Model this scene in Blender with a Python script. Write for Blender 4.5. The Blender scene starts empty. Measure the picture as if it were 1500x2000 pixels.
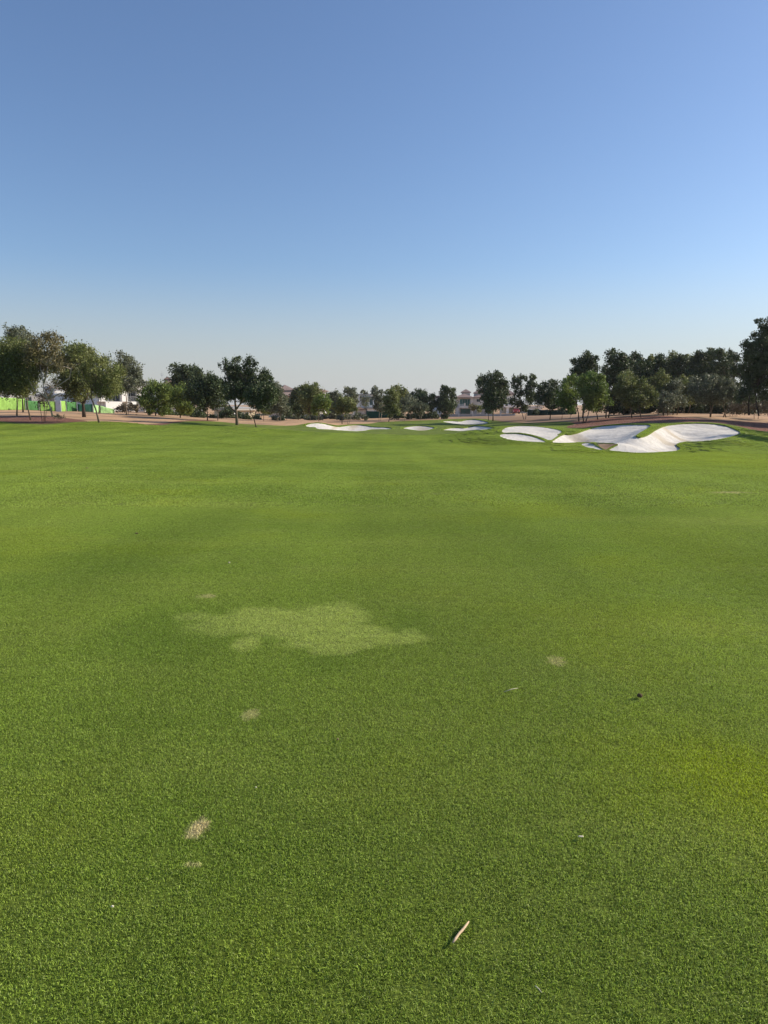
import bpy, bmesh, math, random
import numpy as np
from mathutils import Vector, geometry
R = math.radians
rng = np.random.default_rng(7)
random.seed(7)
scene = bpy.context.scene
COL = scene.collection

# ------------------------------------------------------------ camera geometry
F = 1400.0            # focal length in photo pixels (1500 x 2000)
CAMZ = 1.65
HY = 790.0            # horizon row
PIT = math.atan((1000 - HY) / F)
def ray(px, py):
    cx, cy = (px - 750) / F, (1000 - py) / F
    return (cx, math.cos(PIT) + cy * math.sin(PIT), -math.sin(PIT) + cy * math.cos(PIT))
def at(px, py, D):    # point on the sight line at ground distance D
    d = ray(px, py); t = D / d[1]
    return np.array([d[0] * t, D, CAMZ + d[2] * t])
def kx(D): return D / F * 1.011   # metres per photo pixel near the horizon

# ------------------------------------------------------------ terrain
DROW = [0.5, 8, 14, 20, 30, 45, 60, 75, 90, 110, 135, 170, 230, 400, 4000]
TAB = {  # photo row of the ground at 30..230 m, per photo column
 -700: [883, 860, 838, 821, 809, 801, 799, 798, 796],
 0:    [885, 862, 839, 821, 808, 801, 799, 798, 796],
 150:  [888, 864, 841, 821, 808, 803, 800, 798, 796],
 300:  [890, 867, 845, 830, 818, 811, 807, 803, 799],
 460:  [895, 870, 851, 834, 824.5, 820, 816, 812, 805],
 600:  [898, 874, 857, 846, 838, 830, 823, 817, 808],
 700:  [900, 877, 860, 849, 842, 834, 825, 818, 808],
 800:  [901, 879, 862, 850, 843, 833, 824, 817, 808],
 900:  [902, 880, 863, 850, 841, 830, 822, 816, 807],
 985:  [902, 882, 857, 833, 829, 825, 818, 813, 806],
 1060: [902, 884, 859, 835, 829, 822, 815, 810, 805],
 1140: [903, 886, 861, 840, 826, 816, 811, 808, 804],
 1200: [904, 887, 852, 829, 819, 811, 808, 806, 804],
 1250: [904, 887, 846, 828, 816, 808, 807, 805, 804],
 1320: [904, 886, 846, 827, 813, 807, 806, 805, 804],
 1400: [904, 884, 849, 829, 814, 807, 806, 805, 804],
 1450: [905, 886, 860, 838, 818, 807, 806, 805, 804],
 1520: [905, 888, 865, 843, 821, 807, 806, 805, 804],
 2300: [905, 888, 865, 843, 821, 807, 806, 805, 804]}
cols = sorted(TAB)
sx = np.array([(c - 750) / F * 1.011 for c in cols])
ld = np.log(np.array(DROW))
Z = np.zeros((len(cols), len(DROW)))
for i, c in enumerate(cols):
    z = [0, 0, -0.08, -0.3]
    for D, y in zip(DROW[4:13], TAB[c]): z.append(at(c, y, D)[2])
    z += [-0.8, -0.8]
    Z[i] = z
SG = np.arange(-1.1, 1.1001, 0.006); LG = np.arange(ld[0], ld[-1], 0.015)
T1 = np.array([np.interp(LG, ld, Z[i]) for i in range(len(cols))])
T2 = np.array([np.interp(SG, sx, T1[:, j]) for j in range(len(LG))]).T
def blur(a, n, ax):
    k = np.exp(-0.5 * (np.arange(-3*n, 3*n+1) / n) ** 2); k /= k.sum()
    pad = [(0, 0), (0, 0)]; pad[ax] = (3*n, 3*n)
    return np.apply_along_axis(lambda v: np.convolve(v, k, 'valid'), ax, np.pad(a, pad, 'edge'))
T2 = blur(blur(T2, 4, 0), 4, 1)
RIDGES = []
def ridge(p0, D0, p1, D1, w, h):
    a = at(p0, 850, D0); b = at(p1, 850, D1); RIDGES.append((a[0], D0, b[0], D1, w, h))
ridge(962, 57, 970, 72, 2.4, 0.40)
ridge(590, 118, 600, 100, 2.5, 0.6)
ridge(1215, 47, 1290, 66, 1.2, 0.62)      # spine of the large right bunker
ridge(1330, 48, 1335, 66, 1.6, -0.45)     # hollow right of it
ridge(1135, 52, 1118, 66, 1.2, -0.45)     # hollow of the left lobe
ridge(1092, 56, 1100, 68, 0.9, 0.28)
ridge(1120, 45, 1128, 51, 1.2, 0.22)
ridge(1400, 55, 1425, 66, 1.8, 0.22)
ridge(985, 62.5, 1066, 61, 0.8, 0.20)
ridge(670, 104, 690, 92, 1.6, -0.25)
ridge(905, 118, 925, 98, 1.5, -0.3)
ridge(932, 120, 940, 100, 1.6, 0.25)
ridge(640, 118, 632, 100, 1.5, 0.2)
ridge(905, 150, 910, 122, 1.5, -0.25)
def terr(X, Y):
    X = np.asarray(X, float); Y = np.asarray(Y, float)
    Dc = np.maximum(Y, 1.0)
    s = np.clip(X / Dc, SG[0], SG[-1] - 1e-6); l = np.clip(np.log(Dc), LG[0], LG[-1] - 1e-6)
    fi = (s - SG[0]) / 0.006; fj = (l - LG[0]) / 0.015
    i = np.minimum(fi.astype(int), len(SG) - 2); j = np.minimum(fj.astype(int), len(LG) - 2)
    a = fi - i; b = fj - j
    z = (T2[i, j]*(1-a) + T2[i+1, j]*a)*(1-b) + (T2[i, j+1]*(1-a) + T2[i+1, j+1]*a)*b
    for x0, y0, x1, y1, w, h in RIDGES:
        dx, dy = x1 - x0, y1 - y0; L2 = dx*dx + dy*dy
        t = np.clip(((X-x0)*dx + (Y-y0)*dy) / L2, 0, 1)
        d2 = (X-x0-t*dx)**2 + (Y-y0-t*dy)**2
        z = z + h*np.exp(-d2 / (2*w*w))
    amp = np.clip((Y - 12) / 25, 0, 1)
    z = z + amp*(0.04*np.sin(X*0.31+Y*0.11+1) + 0.035*np.sin(Y*0.23-X*0.13) + 0.02*np.sin(X*0.71+Y*0.37))
    return z
YS = np.exp(np.arange(0.2, math.log(330), 0.0012))
def hit(px, py):
    d = ray(px, py); t = YS / d[1]
    gap = CAMZ + d[2]*t - terr(d[0]*t, YS)
    n = np.nonzero(gap <= 0)[0]
    k = n[0] if len(n) else int(np.argmin(gap[YS < 160]))
    return (float(d[0]*t[k]), float(YS[k]))
def ground_at(px, D):
    x = (px - 750) / F * 1.011 * D
    return x, D, float(terr([x], [D])[0])

# ------------------------------------------------------------ object helpers
def meta(o, label=None, cat=None, group=None, kind=None):
    if label: o['label'] = label
    if cat: o['category'] = cat
    if group: o['group'] = group
    if kind: o['kind'] = kind
    return o
def mesh_np(name, verts, faces, mats, parent=None, smooth=False, midx=None):
    """verts (N,3) array, faces list of index tuples or an (M,k) array"""
    me = bpy.data.meshes.new(name)
    if isinstance(faces, np.ndarray):
        m, k = faces.shape
        me.vertices.add(len(verts)); me.vertices.foreach_set('co', np.asarray(verts, np.float32).ravel())
        me.loops.add(m*k); me.loops.foreach_set('vertex_index', faces.astype(np.int32).ravel())
        me.polygons.add(m); me.polygons.foreach_set('loop_start', (np.arange(m)*k).astype(np.int32))
        me.polygons.foreach_set('loop_total', np.full(m, k, np.int32))
        me.update(calc_edges=True); me.validate()
    else:
        me.from_pydata([tuple(v) for v in verts], [], faces)
    for m_ in (mats if isinstance(mats, (list, tuple)) else [mats]):
        if m_: me.materials.append(m_)
    if midx is not None: me.polygons.foreach_set('material_index', np.asarray(midx, np.int32))
    if smooth: me.polygons.foreach_set('use_smooth', np.ones(len(me.polygons), bool))
    me.update()
    o = bpy.data.objects.new(name, me); COL.objects.link(o)
    if parent: o.parent = parent
    return o
def empty(name, loc, rz=0):
    o = bpy.data.objects.new(name, None); o.empty_display_size = 0.3
    o.location = loc; o.rotation_euler = (0, 0, rz); COL.objects.link(o); return o
class MB:
    def __init__(s): s.v = []; s.f = []
    def box(s, x0, x1, y0, y1, z0, z1):
        n = len(s.v)
        s.v += [(x0,y0,z0),(x1,y0,z0),(x1,y1,z0),(x0,y1,z0),(x0,y0,z1),(x1,y0,z1),(x1,y1,z1),(x0,y1,z1)]
        s.f += [tuple(n+i for i in q) for q in ((0,3,2,1),(4,5,6,7),(0,1,5,4),(1,2,6,5),(2,3,7,6),(3,0,4,7))]
        return s
    def hip(s, x0, x1, y0, y1, z0, h, t=0.18):
        """hipped roof with a thick eave"""
        n = len(s.v); w = min(x1-x0, y1-y0)/2
        if x1-x0 >= y1-y0: r = [(x0+w,(y0+y1)/2), (x1-w,(y0+y1)/2)]
        else: r = [((x0+x1)/2,y0+w), ((x0+x1)/2,y1-w)]
        s.v += [(x0,y0,z0),(x1,y0,z0),(x1,y1,z0),(x0,y1,z0),(x0,y0,z0+t),(x1,y0,z0+t),(x1,y1,z0+t),(x0,y1,z0+t),
                (r[0][0],r[0][1],z0+t+h),(r[1][0]+1e-3,r[1][1]+1e-3,z0+t+h)]
        f = [(0,3,2,1),(0,1,5,4),(1,2,6,5),(2,3,7,6),(3,0,4,7)]
        if x1-x0 >= y1-y0: f += [(4,5,9,8),(5,6,9),(6,7,8,9),(7,4,8)]
        else: f += [(4,5,8),(5,6,9,8),(6,7,9),(7,4,8,9)]
        s.f += [tuple(n+i for i in q) for q in f]; return s
    def tube(s, pts, rad, k=6):
        pts = [np.array(p, float) for p in pts]; n0 = len(s.v)
        for i, p in enumerate(pts):
            d = pts[min(i+1, len(pts)-1)] - pts[max(i-1, 0)]; d = d/(np.linalg.norm(d)+1e-9)
            u = np.cross(d, (0.3, 0.9, 0.1) if abs(d[1]) < 0.9 else (1, 0, 0)); u /= np.linalg.norm(u)+1e-9
            w = np.cross(d, u)
            for j in range(k):
                a = 2*math.pi*j/k; s.v.append(tuple(p + rad[i]*(math.cos(a)*u + math.sin(a)*w)))
        for i in range(len(pts)-1):
            for j in range(k):
                a = n0+i*k+j; b = n0+i*k+(j+1) % k; s.f.append((a, b, b+k, a+k))
        s.f.append(tuple(n0+j for j in range(k))[::-1]); s.f.append(tuple(n0+(len(pts)-1)*k+j for j in range(k)))
        return s
    def build(s, name, mat, parent=None, smooth=False):
        return mesh_np(name, s.v, s.f, mat, parent, smooth)

# ------------------------------------------------------------ materials
class NT:
    def __init__(s, name):
        s.m = bpy.data.materials.new(name); s.m.use_nodes = True; s.t = s.m.node_tree; s.t.nodes.clear()
        s.out = s.n('ShaderNodeOutputMaterial')
    def n(s, typ, **kw):
        nd = s.t.nodes.new(typ)
        for k, v in kw.items():
            if k.startswith('i_'): nd.inputs[int(k[2:])].default_value = v
            else: setattr(nd, k, v)
        return nd
    def l(s, a, b): s.t.links.new(a, b)
    def val(s, nd, i, x):
        if hasattr(x, 'is_output'): s.l(x, nd.inputs[i])
        else: nd.inputs[i].default_value = x
    def math(s, op, a, b=0.0, clamp=False):
        nd = s.n('ShaderNodeMath', operation=op, use_clamp=clamp); s.val(nd, 0, a); s.val(nd, 1, b); return nd.outputs[0]
    def vmath(s, op, a, b=(0, 0, 0)):
        nd = s.n('ShaderNodeVectorMath', operation=op); s.val(nd, 0, a); s.val(nd, 1, b)
        return nd.outputs['Value'] if op in ('LENGTH', 'DOT_PRODUCT', 'DISTANCE') else nd.outputs['Vector']
    def noise(s, vec, scale, detail=3, rough=0.55, stretch=None):
        if stretch: vec = s.vmath('MULTIPLY', vec, stretch)
        nd = s.n('ShaderNodeTexNoise'); s.l(vec, nd.inputs['Vector'])
        nd.inputs['Scale'].default_value = scale; nd.inputs['Detail'].default_value = detail; nd.inputs['Roughness'].default_value = rough
        return nd.outputs[0]
    def ramp(s, x, lo, hi, a=0.0, b=1.0):
        nd = s.n('ShaderNodeMapRange'); nd.interpolation_type = 'SMOOTHSTEP'
        s.l(x, nd.inputs[0])
        for i, v in enumerate((lo, hi, a, b)): nd.inputs[i+1].default_value = v
        return nd.outputs[0]
    def mix(s, f, a, b):
        nd = s.n('ShaderNodeMix', data_type='RGBA'); s.val(nd, 0, f)
        for i, x in ((6, a), (7, b)):
            if hasattr(x, 'is_output'): s.l(x, nd.inputs[i])
            else: nd.inputs[i].default_value = (*x, 1)
        return nd.outputs[2]
    def mul(s, a, f):
        nd = s.n('ShaderNodeVectorMath', operation='SCALE'); s.l(a, nd.inputs[0]); s.val(nd, 3, f); return nd.outputs[0]
    def bsdf(s, col, rough=0.8, spec=0.3, bump=None, bstr=0.3, bdist=0.02, metal=0.0, sheen=0.0):
        p = s.n('ShaderNodeBsdfPrincipled')
        if hasattr(col, 'is_output'): s.l(col, p.inputs['Base Color'])
        else: p.inputs['Base Color'].default_value = (*col, 1)
        s.val(p, 'Roughness', rough); p.inputs['Specular IOR Level'].default_value = spec; p.inputs['Metallic'].default_value = metal
        if sheen: p.inputs['Sheen Weight'].default_value = sheen
        if bump is not None:
            b = s.n('ShaderNodeBump'); b.inputs['Strength'].default_value = bstr; b.inputs['Distance'].default_value = bdist
            s.l(bump, b.inputs['Height']); s.l(b.outputs[0], p.inputs['Normal'])
        return p.outputs[0]
    def fin(s, sh): s.l(sh, s.out.inputs[0]); return s.m
    def pos(s): return s.n('ShaderNodeNewGeometry').outputs['Position']
    def island(s): return s.n('ShaderNodeNewGeometry').outputs['Random Per Island']
    def spot(s, px, py, rx, ry, P, wob=0.35, sc=4.0, soft=0.35, nz=None):
        """0..1 mask of an irregular patch lying on the ground, centre and radii worked out in metres"""
        c = hit(px, py); a = hit(px, py - ry); b = hit(px, py + ry)
        rX = rx / F * 1.011 * math.hypot(c[1], 1.2); rY = max((a[1] - b[1]) / 2, 0.01)
        q = s.vmath('SUBTRACT', P, (c[0], (a[1]+b[1])/2, 0)); q = s.vmath('MULTIPLY', q, (1/rX, 1/rY, 0))
        d = s.vmath('LENGTH', q)
        d = s.math('ADD', d, s.math('MULTIPLY', s.math('SUBTRACT', nz if nz is not None else s.noise(P, sc, 4, 0.65), 0.5), wob*4))
        return s.ramp(d, 1 + soft, 1 - soft)

def turf_color(n, P):
    big = n.noise(P, 0.22, 3, 0.5)
    col = n.mix(n.ramp(big, 0.35, 0.65), (0.072, 0.110, 0.022), (0.096, 0.136, 0.031))
    med = n.noise(P, 1.3, 4, 0.6, stretch=(0.6, 1.0, 0))
    col = n.mix(n.ramp(med, 0.4, 0.75, 0, 0.35), col, (0.098, 0.128, 0.040))
    st = n.noise(P, 0.55, 4, 0.6, stretch=(0.25, 1.0, 0))
    col = n.mix(n.ramp(st, 0.5, 0.72, 0, 0.35), col, (0.135, 0.165, 0.055))
    ye = n.noise(n.vmath('ADD', P, (31, 7, 0)), 0.35, 3, 0.55)
    col = n.mix(n.ramp(ye, 0.52, 0.7, 0, 0.28), col, (0.115, 0.142, 0.012))
    # yellower grass on the right and patches of a paler cultivar
    wn = n.noise(P, 0.9, 3, 0.6)
    mow = n.noise(P, 0.62, 2, 0.5, stretch=(1.0, 0.035, 0))
    col = n.mul(col, n.ramp(mow, 0.38, 0.62, 0.94, 1.06))
    for a in ((1450, 1540, 190, 120, 0.7), (1400, 1500, 90, 50, 0.3), (1480, 905, 260, 38, 0.5), (1400, 1090, 160, 60, 0.2)):
        col = n.mix(n.math('MULTIPLY', n.spot(*a[:4], P, 0.55, nz=wn, soft=0.9), a[4]), col, (0.112, 0.148, 0.009))
    fn = n.noise(P, 5.0, 5, 0.7)
    pale = None
    for a in ((430, 1222, 75, 20), (500, 1212, 70, 26), (570, 1220, 80, 28), (645, 1210, 75, 30), (690, 1240, 70, 22), (650, 1252, 90, 20), (760, 1248, 70, 12), (800, 1238, 22, 10), (375, 1205, 34, 9), (482, 1258, 28, 14), (650, 1272, 50, 9)):
        m = n.spot(*a, P, 0.27, nz=fn, soft=0.32)
        pale = m if pale is None else n.math('MAXIMUM', pale, m)
    pm = n.math('MULTIPLY', pale, n.ramp(n.noise(P, 60.0, 3, 0.7), 0.3, 0.7, 0.72, 0.98))
    col = n.mix(pm, col, (0.146, 0.184, 0.070))
    for a in ((300, 1245, 110, 55), (200, 1100, 120, 45), (800, 1215, 40, 25), (640, 1300, 60, 22)):   # denser, darker turf
        col = n.mix(n.math('MULTIPLY', n.spot(*a, P, 0.3, nz=wn, soft=0.6), 0.35), col, (0.050, 0.088, 0.014))
    sn = n.noise(P, 28.0, 4, 0.7)
    tan = None
    for a in ((384, 1624, 17, 15), (392, 1612, 15, 11), (376, 1690, 16, 5), (490, 1397, 15, 10), (1087, 1292, 17, 8), (405, 1165, 16, 4), (1430, 963, 34, 1.6)):
        m = n.spot(*a, P, 0.85, nz=sn, soft=0.45)
        if a[0] in (490, 1087, 376, 405, 1430): m = n.math('MULTIPLY', m, 0.5)
        tan = m if tan is None else n.math('MAXIMUM', tan, m)
    col = n.vmath('MULTIPLY', col, (3.30, 3.05, 2.0))
    return n.mix(tan, col, (0.76, 0.66, 0.34)), tan
def mat_turf(blades):
    n = NT('turf blades' if blades else 'turf')
    P = n.pos()
    col, tan = turf_color(n, P)
    if blades:
        ri = n.island()
        col = n.mul(col, n.ramp(ri, 0, 1, 0.30, 1.85))
        col = n.mix(n.ramp(ri, 0.84, 0.99, 0, 0.6), col, (0.46, 0.48, 0.24))
        d = n.bsdf(col, 0.6, 0.2)
        t = n.n('ShaderNodeBsdfTranslucent'); n.l(n.mul(col, 1.15), t.inputs[0])
        m = n.n('ShaderNodeMixShader'); m.inputs[0].default_value = 0.35; n.l(d, m.inputs[1]); n.l(t.outputs[0], m.inputs[2])
        return n.fin(m.outputs[0])
    f = n.noise(P, 60, 4, 0.7); g = n.noise(P, 6, 4, 0.7)
    col = n.mul(col, n.ramp(f, 0.3, 0.7, 0.34, 0.52))
    h = n.math('ADD', n.math('MULTIPLY', f, 0.4), g)
    return n.fin(n.bsdf(col, 0.9, 0.1, bump=h, bstr=0.5, bdist=0.05, sheen=0.0))
def mat_ground():
    n = NT('dry ground'); P = n.pos()
    a = n.noise(P, 0.25, 5, 0.6); b = n.noise(P, 3, 5, 0.7)
    col = n.mix(n.ramp(a, 0.35, 0.65), (0.53, 0.335, 0.195), (0.44, 0.285, 0.17))
    col = n.mix(n.ramp(b, 0.5, 0.75, 0, 0.6), col, (0.27, 0.18, 0.12))
    c = n.noise(n.vmath('ADD', P, (9, 3, 0)), 0.6, 4, 0.6)
    e = n.noise(n.vmath('ADD', P, (19, 43, 0)), 0.16, 5, 0.65)
    col = n.mix(n.ramp(e, 0.48, 0.62, 0, 0.7), col, (0.20, 0.135, 0.09))
    col = n.mix(n.math('MULTIPLY', n.spot(990, 820, 170, 9, P, 0.4, nz=n.noise(P, 0.3, 4, 0.6), soft=0.6), 0.6), col, (0.15, 0.095, 0.065))   # browner soil, with the shadows of the trees painted in
    col = n.mix(n.ramp(c, 0.58, 0.7, 0, 0.5), col, (0.24, 0.22, 0.11))
    return n.fin(n.bsdf(col, 0.95, 0.1, bump=b, bstr=0.4, bdist=0.06))
def mat_mulch():
    n = NT('red mulch'); P = n.pos()
    b = n.noise(P, 7, 5, 0.75); a = n.noise(P, 0.5, 4)
    col = n.mix(n.ramp(b, 0.38, 0.62), (0.10, 0.045, 0.033), (0.29, 0.145, 0.105))
    col = n.mix(n.ramp(a, 0.5, 0.75, 0, 0.5), col, (0.33, 0.21, 0.15))
    return n.fin(n.bsdf(col, 0.95, 0.1, bump=b, bstr=0.7, bdist=0.15))
def mat_sand():
    n = NT('bunker sand'); P = n.pos()
    a = n.noise(P, 0.6, 4, 0.6); b = n.noise(P, 3.0, 5, 0.7, stretch=(1, 0.35, 1)); c = n.noise(P, 30, 3, 0.7)
    col = n.mix(n.ramp(a, 0.35, 0.65), (0.67, 0.63, 0.565), (0.56, 0.53, 0.49))
    col = n.mix(n.ramp(b, 0.42, 0.7, 0, 0.7), col, (0.46, 0.425, 0.37))
    str_ = n.noise(P, 1.2, 4, 0.7, stretch=(1.4, 0.35, 1))
    tan = None
    for q in ((1128, 853, 16, 9), (1316, 845, 12, 11), (1300, 858, 20, 7), (1230, 883, 60, 1.6), (1300, 880, 25, 2), (690, 832, 8, 4), (655, 832, 4, 3), (825, 835, 12, 3)):
        m = n.spot(*q, P, 0.3, nz=str_, soft=0.6); tan = m if tan is None else n.math('MAXIMUM', tan, m)
    col = n.mix(n.math('MULTIPLY', tan, 0.6), col, (0.40, 0.32, 0.21))
    sp = n.noise(P, 2.2, 2, 0.5)
    col = n.mix(n.ramp(sp, 0.76, 0.80, 0, 0.7), col, (0.25, 0.22, 0.18))
    return n.fin(n.bsdf(col, 0.95, 0.1, bump=n.math('ADD', b, n.math('MULTIPLY', c, 0.15)), bstr=0.5, bdist=0.12))
def mat_leaf(name, c0, c1, tr=0.25):
    n = NT(name); P = n.pos()
    ri = n.island(); a = n.noise(P, 0.45, 3, 0.6)
    col = n.mix(n.ramp(a, 0.35, 0.65), c0, c1)
    col = n.mul(col, n.ramp(ri, 0, 1, 0.6, 1.45))
    d = n.bsdf(col, 0.55, 0.25)
    t = n.n('ShaderNodeBsdfTranslucent'); n.l(n.mul(col, 1.3), t.inputs[0])
    m = n.n('ShaderNodeMixShader'); m.inputs[0].default_value = tr; n.l(d, m.inputs[1]); n.l(t.outputs[0], m.inputs[2])
    return n.fin(m.outputs[0])
def mat_bark(name, c0, c1):
    n = NT(name); P = n.pos(); a = n.noise(P, 3, 5, 0.7, stretch=(1, 1, 0.25))
    return n.fin(n.bsdf(n.mix(n.ramp(a, 0.35, 0.7), c0, c1), 0.9, 0.1, bump=a, bstr=0.6, bdist=0.05))
def mat_plain(name, c, rough=0.8, spec=0.3, var=0.12, sc=1.2):
    n = NT(name); P = n.pos(); a = n.noise(P, sc, 5, 0.65, stretch=(1, 1, 0.35))
    col = n.mix(n.ramp(a, 0.3, 0.7), tuple(x*(1-var) for x in c), tuple(min(1, x*(1+var*0.5)) for x in c))
    return n.fin(n.bsdf(col, rough, spec, bump=a, bstr=0.1, bdist=0.02))
def mat_glass(name, c):
    n = NT(name); P = n.pos(); a = n.noise(P, 0.8, 2)
    return n.fin(n.bsdf(n.mix(n.ramp(a, 0.4, 0.6), c, tuple(x*1.6 for x in c)), 0.12, 0.6))
def mat_tiles(name, c):
    n = NT(name); P = n.pos()
    w = n.n('ShaderNodeTexWave'); n.l(P, w.inputs[0]); w.inputs['Scale'].default_value = 1.1; w.inputs['Distortion'].default_value = 0.4
    a = n.noise(P, 2.5, 4, 0.7)
    col = n.mix(n.ramp(a, 0.3, 0.7), tuple(x*0.8 for x in c), c)
    return n.fin(n.bsdf(col, 0.85, 0.2, bump=w.outputs[1], bstr=0.5, bdist=0.06))
def mat_net(name, c, sc=2.0):
    """screen mesh on a hoarding: sagging folds"""
    n = NT(name); P = n.pos(); a = n.noise(P, sc, 4, 0.65, stretch=(1, 1, 0.4)); b = n.noise(P, 9, 3, 0.7)
    col = n.mix(n.ramp(a, 0.35, 0.65), tuple(x*0.75 for x in c), c); col = n.mul(col, n.ramp(b, 0.3, 0.7, 0.85, 1.1))
    return n.fin(n.bsdf(col, 0.7, 0.2, bump=a, bstr=0.7, bdist=0.15))

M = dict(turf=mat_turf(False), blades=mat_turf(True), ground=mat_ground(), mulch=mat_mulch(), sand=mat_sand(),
    olive=mat_leaf('olive green leaves', (0.1092, 0.1347, 0.0400), (0.1911, 0.2038, 0.0655)),
    dark=mat_leaf('dark green leaves', (0.0429, 0.0644, 0.0257), (0.0829, 0.1087, 0.0400), 0.15),
    green=mat_leaf('fresh green leaves', (0.0844, 0.1350, 0.0270), (0.1688, 0.2110, 0.0439), 0.3),
    grey=mat_leaf('grey green leaves', (0.1075, 0.1240, 0.0734), (0.1581, 0.1708, 0.1012), 0.2),
    brown=mat_leaf('brown green leaves', (0.1260, 0.1109, 0.0470), (0.2100, 0.1814, 0.0840), 0.2),
    dry=mat_leaf('dry twigs and leaves', (0.09, 0.07, 0.042), (0.14, 0.115, 0.07), 0.1),
    bark_d=mat_bark('dark bark', (0.035, 0.028, 0.022), (0.085, 0.068, 0.052)),
    bark_p=mat_bark('pale bark', (0.26, 0.22, 0.17), (0.44, 0.38, 0.31)),
    bark_m=mat_bark('grey brown bark', (0.10, 0.08, 0.06), (0.22, 0.18, 0.14)),
    white=mat_plain('white render', (0.80, 0.79, 0.76), 0.8, 0.2, 0.08, 0.6),
    cream=mat_plain('cream render', (0.60, 0.56, 0.51), 0.85, 0.2, 0.10, 0.6),
    sandw=mat_plain('yellow stone render', (0.62, 0.53, 0.37), 0.85, 0.2, 0.12, 0.6),
    greyw=mat_plain('grey render', (0.40, 0.39, 0.37), 0.85, 0.2, 0.1, 0.6),
    roof=mat_tiles('clay roof tiles', (0.34, 0.25, 0.22)), roofb=mat_tiles('brown roof tiles', (0.22, 0.15, 0.12)),
    glass=mat_glass('dark window glass', (0.030, 0.036, 0.042)), teal=mat_glass('blue green glass', (0.012, 0.075, 0.068)),
    frame=mat_plain('grey window frame', (0.30, 0.31, 0.32), 0.5, 0.4), steel=mat_plain('galvanised post', (0.42, 0.43, 0.43), 0.45, 0.5),
    lime=mat_net('lime green screen', (0.27, 0.47, 0.10)), midg=mat_net('mid green screen', (0.08, 0.24, 0.07)), dkg=mat_net('dark green screen', (0.010, 0.075, 0.048)),
    dkf=mat_net('very dark green mesh', (0.016, 0.045, 0.028)), paleg=mat_net('pale green screen', (0.36, 0.60, 0.25)), board=mat_plain('grey white board', (0.62, 0.66, 0.70), 0.6, 0.3),
    car=mat_plain('red car paint', (0.28, 0.03, 0.025), 0.3, 0.5), tyre=mat_plain('black rubber', (0.02, 0.02, 0.02)),
    stick=mat_bark('bare stick wood', (0.42, 0.29, 0.18), (0.66, 0.50, 0.34)), cone=mat_bark('brown seed pod', (0.11, 0.075, 0.045), (0.34, 0.25, 0.16)),
    straw=mat_plain('straw', (0.66, 0.60, 0.44), 0.7, 0.3))

SUN_AZ, SUN_EL, SUN_E, SKY, EXPO = 75, 27, 5.0, 0.107, 0.38
AIR, DUST, OZ = 1.1, 0.8, 3.4
HAZE = 0.00010

# ------------------------------------------------------------ ground zones
def dens(poly, step=3.0, close=True):
    out = []; n = len(poly)
    for i in range(n if close else n-1):
        a, b = poly[i], poly[(i+1) % n]; m = max(1, int(math.hypot(b[0]-a[0], (b[1]-a[1])*3)/step))
        for k in range(m): out.append((a[0]+(b[0]-a[0])*k/m, a[1]+(b[1]-a[1])*k/m))
    if not close: out.append(poly[-1])
    return out
def chaikin(p, close=True):
    out = []; n = len(p)
    for i in range(n if close else n-1):
        a, b = p[i], p[(i+1) % n]
        out += [(a[0]*.75+b[0]*.25, a[1]*.75+b[1]*.25), (a[0]*.25+b[0]*.75, a[1]*.25+b[1]*.75)]
    return out if close else [p[0]] + out + [p[-1]]
def outline(px, close=True): return [hit(*q) for q in dens(chaikin(px, close), 3.0, close)]
BUNK = {
 'far_left': [(596,831),(604,827),(618,825.5),(634,827),(647,831),(662,833.5),(672,832),(685,830),(700,829.5),(715,831),(730,833.5),(755,834),(769,836.5),(760,838.5),(740,838.5),(722,839),(712,842),(690,842.8),(660,840.5),(640,839),(618,838),(617,834.5),(600,834)],
 'far_mid': [(784,836),(800,832.5),(818,831),(835,832),(852,835),(840,839.5),(825,841.8),(800,839)],
 'far_right': [(861,840),(878,835.5),(893,835),(908,836),(925,831.5),(940,831.5),(960,834),(971,836),(950,839),(925,840),(900,842.5),(885,841)],
 'top': [(861,822.7),(880,821.5),(900,823.2),(908,820.5),(925,818.8),(940,820.5),(957,825),(948,828),(930,829),(905,829),(880,827)],
 'left_up': [(979,843),(984,836),(1000,832.5),(1025,831.5),(1055,833),(1080,837),(1099,841),(1092,849),(1080,858),(1073,861),(1060,855),(1040,849),(1020,845.5),(1000,844.5),(985,845.5)],
 'left_low': [(974,851),(980,847.5),(995,846.3),(1015,847.2),(1035,851),(1055,857),(1070,864),(1040,863),(1010,861),(985,857)],
 'main': [(1074,864),(1085,856),(1100,847.5),(1112,849),(1127,846),(1145,839),(1170,832),(1200,829.3),(1240,828),(1276,829),(1262,838),(1246,847),(1241,852),(1253,853.5),(1266,849),(1282,838),(1300,830.5),(1330,827),(1370,825.8),(1410,829),(1430,835),(1450,845),(1430,852),(1400,859),(1370,862),(1340,862.5),(1324,865),(1320,869),(1330,875),(1325,880),(1300,882),(1270,884),(1240,884.5),(1215,882),(1184,879),(1198,872),(1210,866),(1160,864),(1135,863.5),(1100,865)],
 'front': [(1134,868),(1140,864.8),(1154,864.5),(1163,870),(1182,880),(1160,877),(1143,872.5)],
}
BLAB = {'far_left': 'long white bunker on the left of the far green', 'far_mid': 'small almond shaped white bunker in the middle', 'far_right': 'white bunker before the far green right of middle',
 'top': 'farthest white bunker below the pale villas', 'left_up': 'upper lobe of white sand left of the big bunker', 'left_low': 'lower lobe of white sand left of the big bunker', 'main': 'largest white bunker with two hollows and a grass tongue', 'front': 'small white sand tongue at the front of the big bunker'}
polys = {k: outline(v) for k, v in BUNK.items()}
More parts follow.
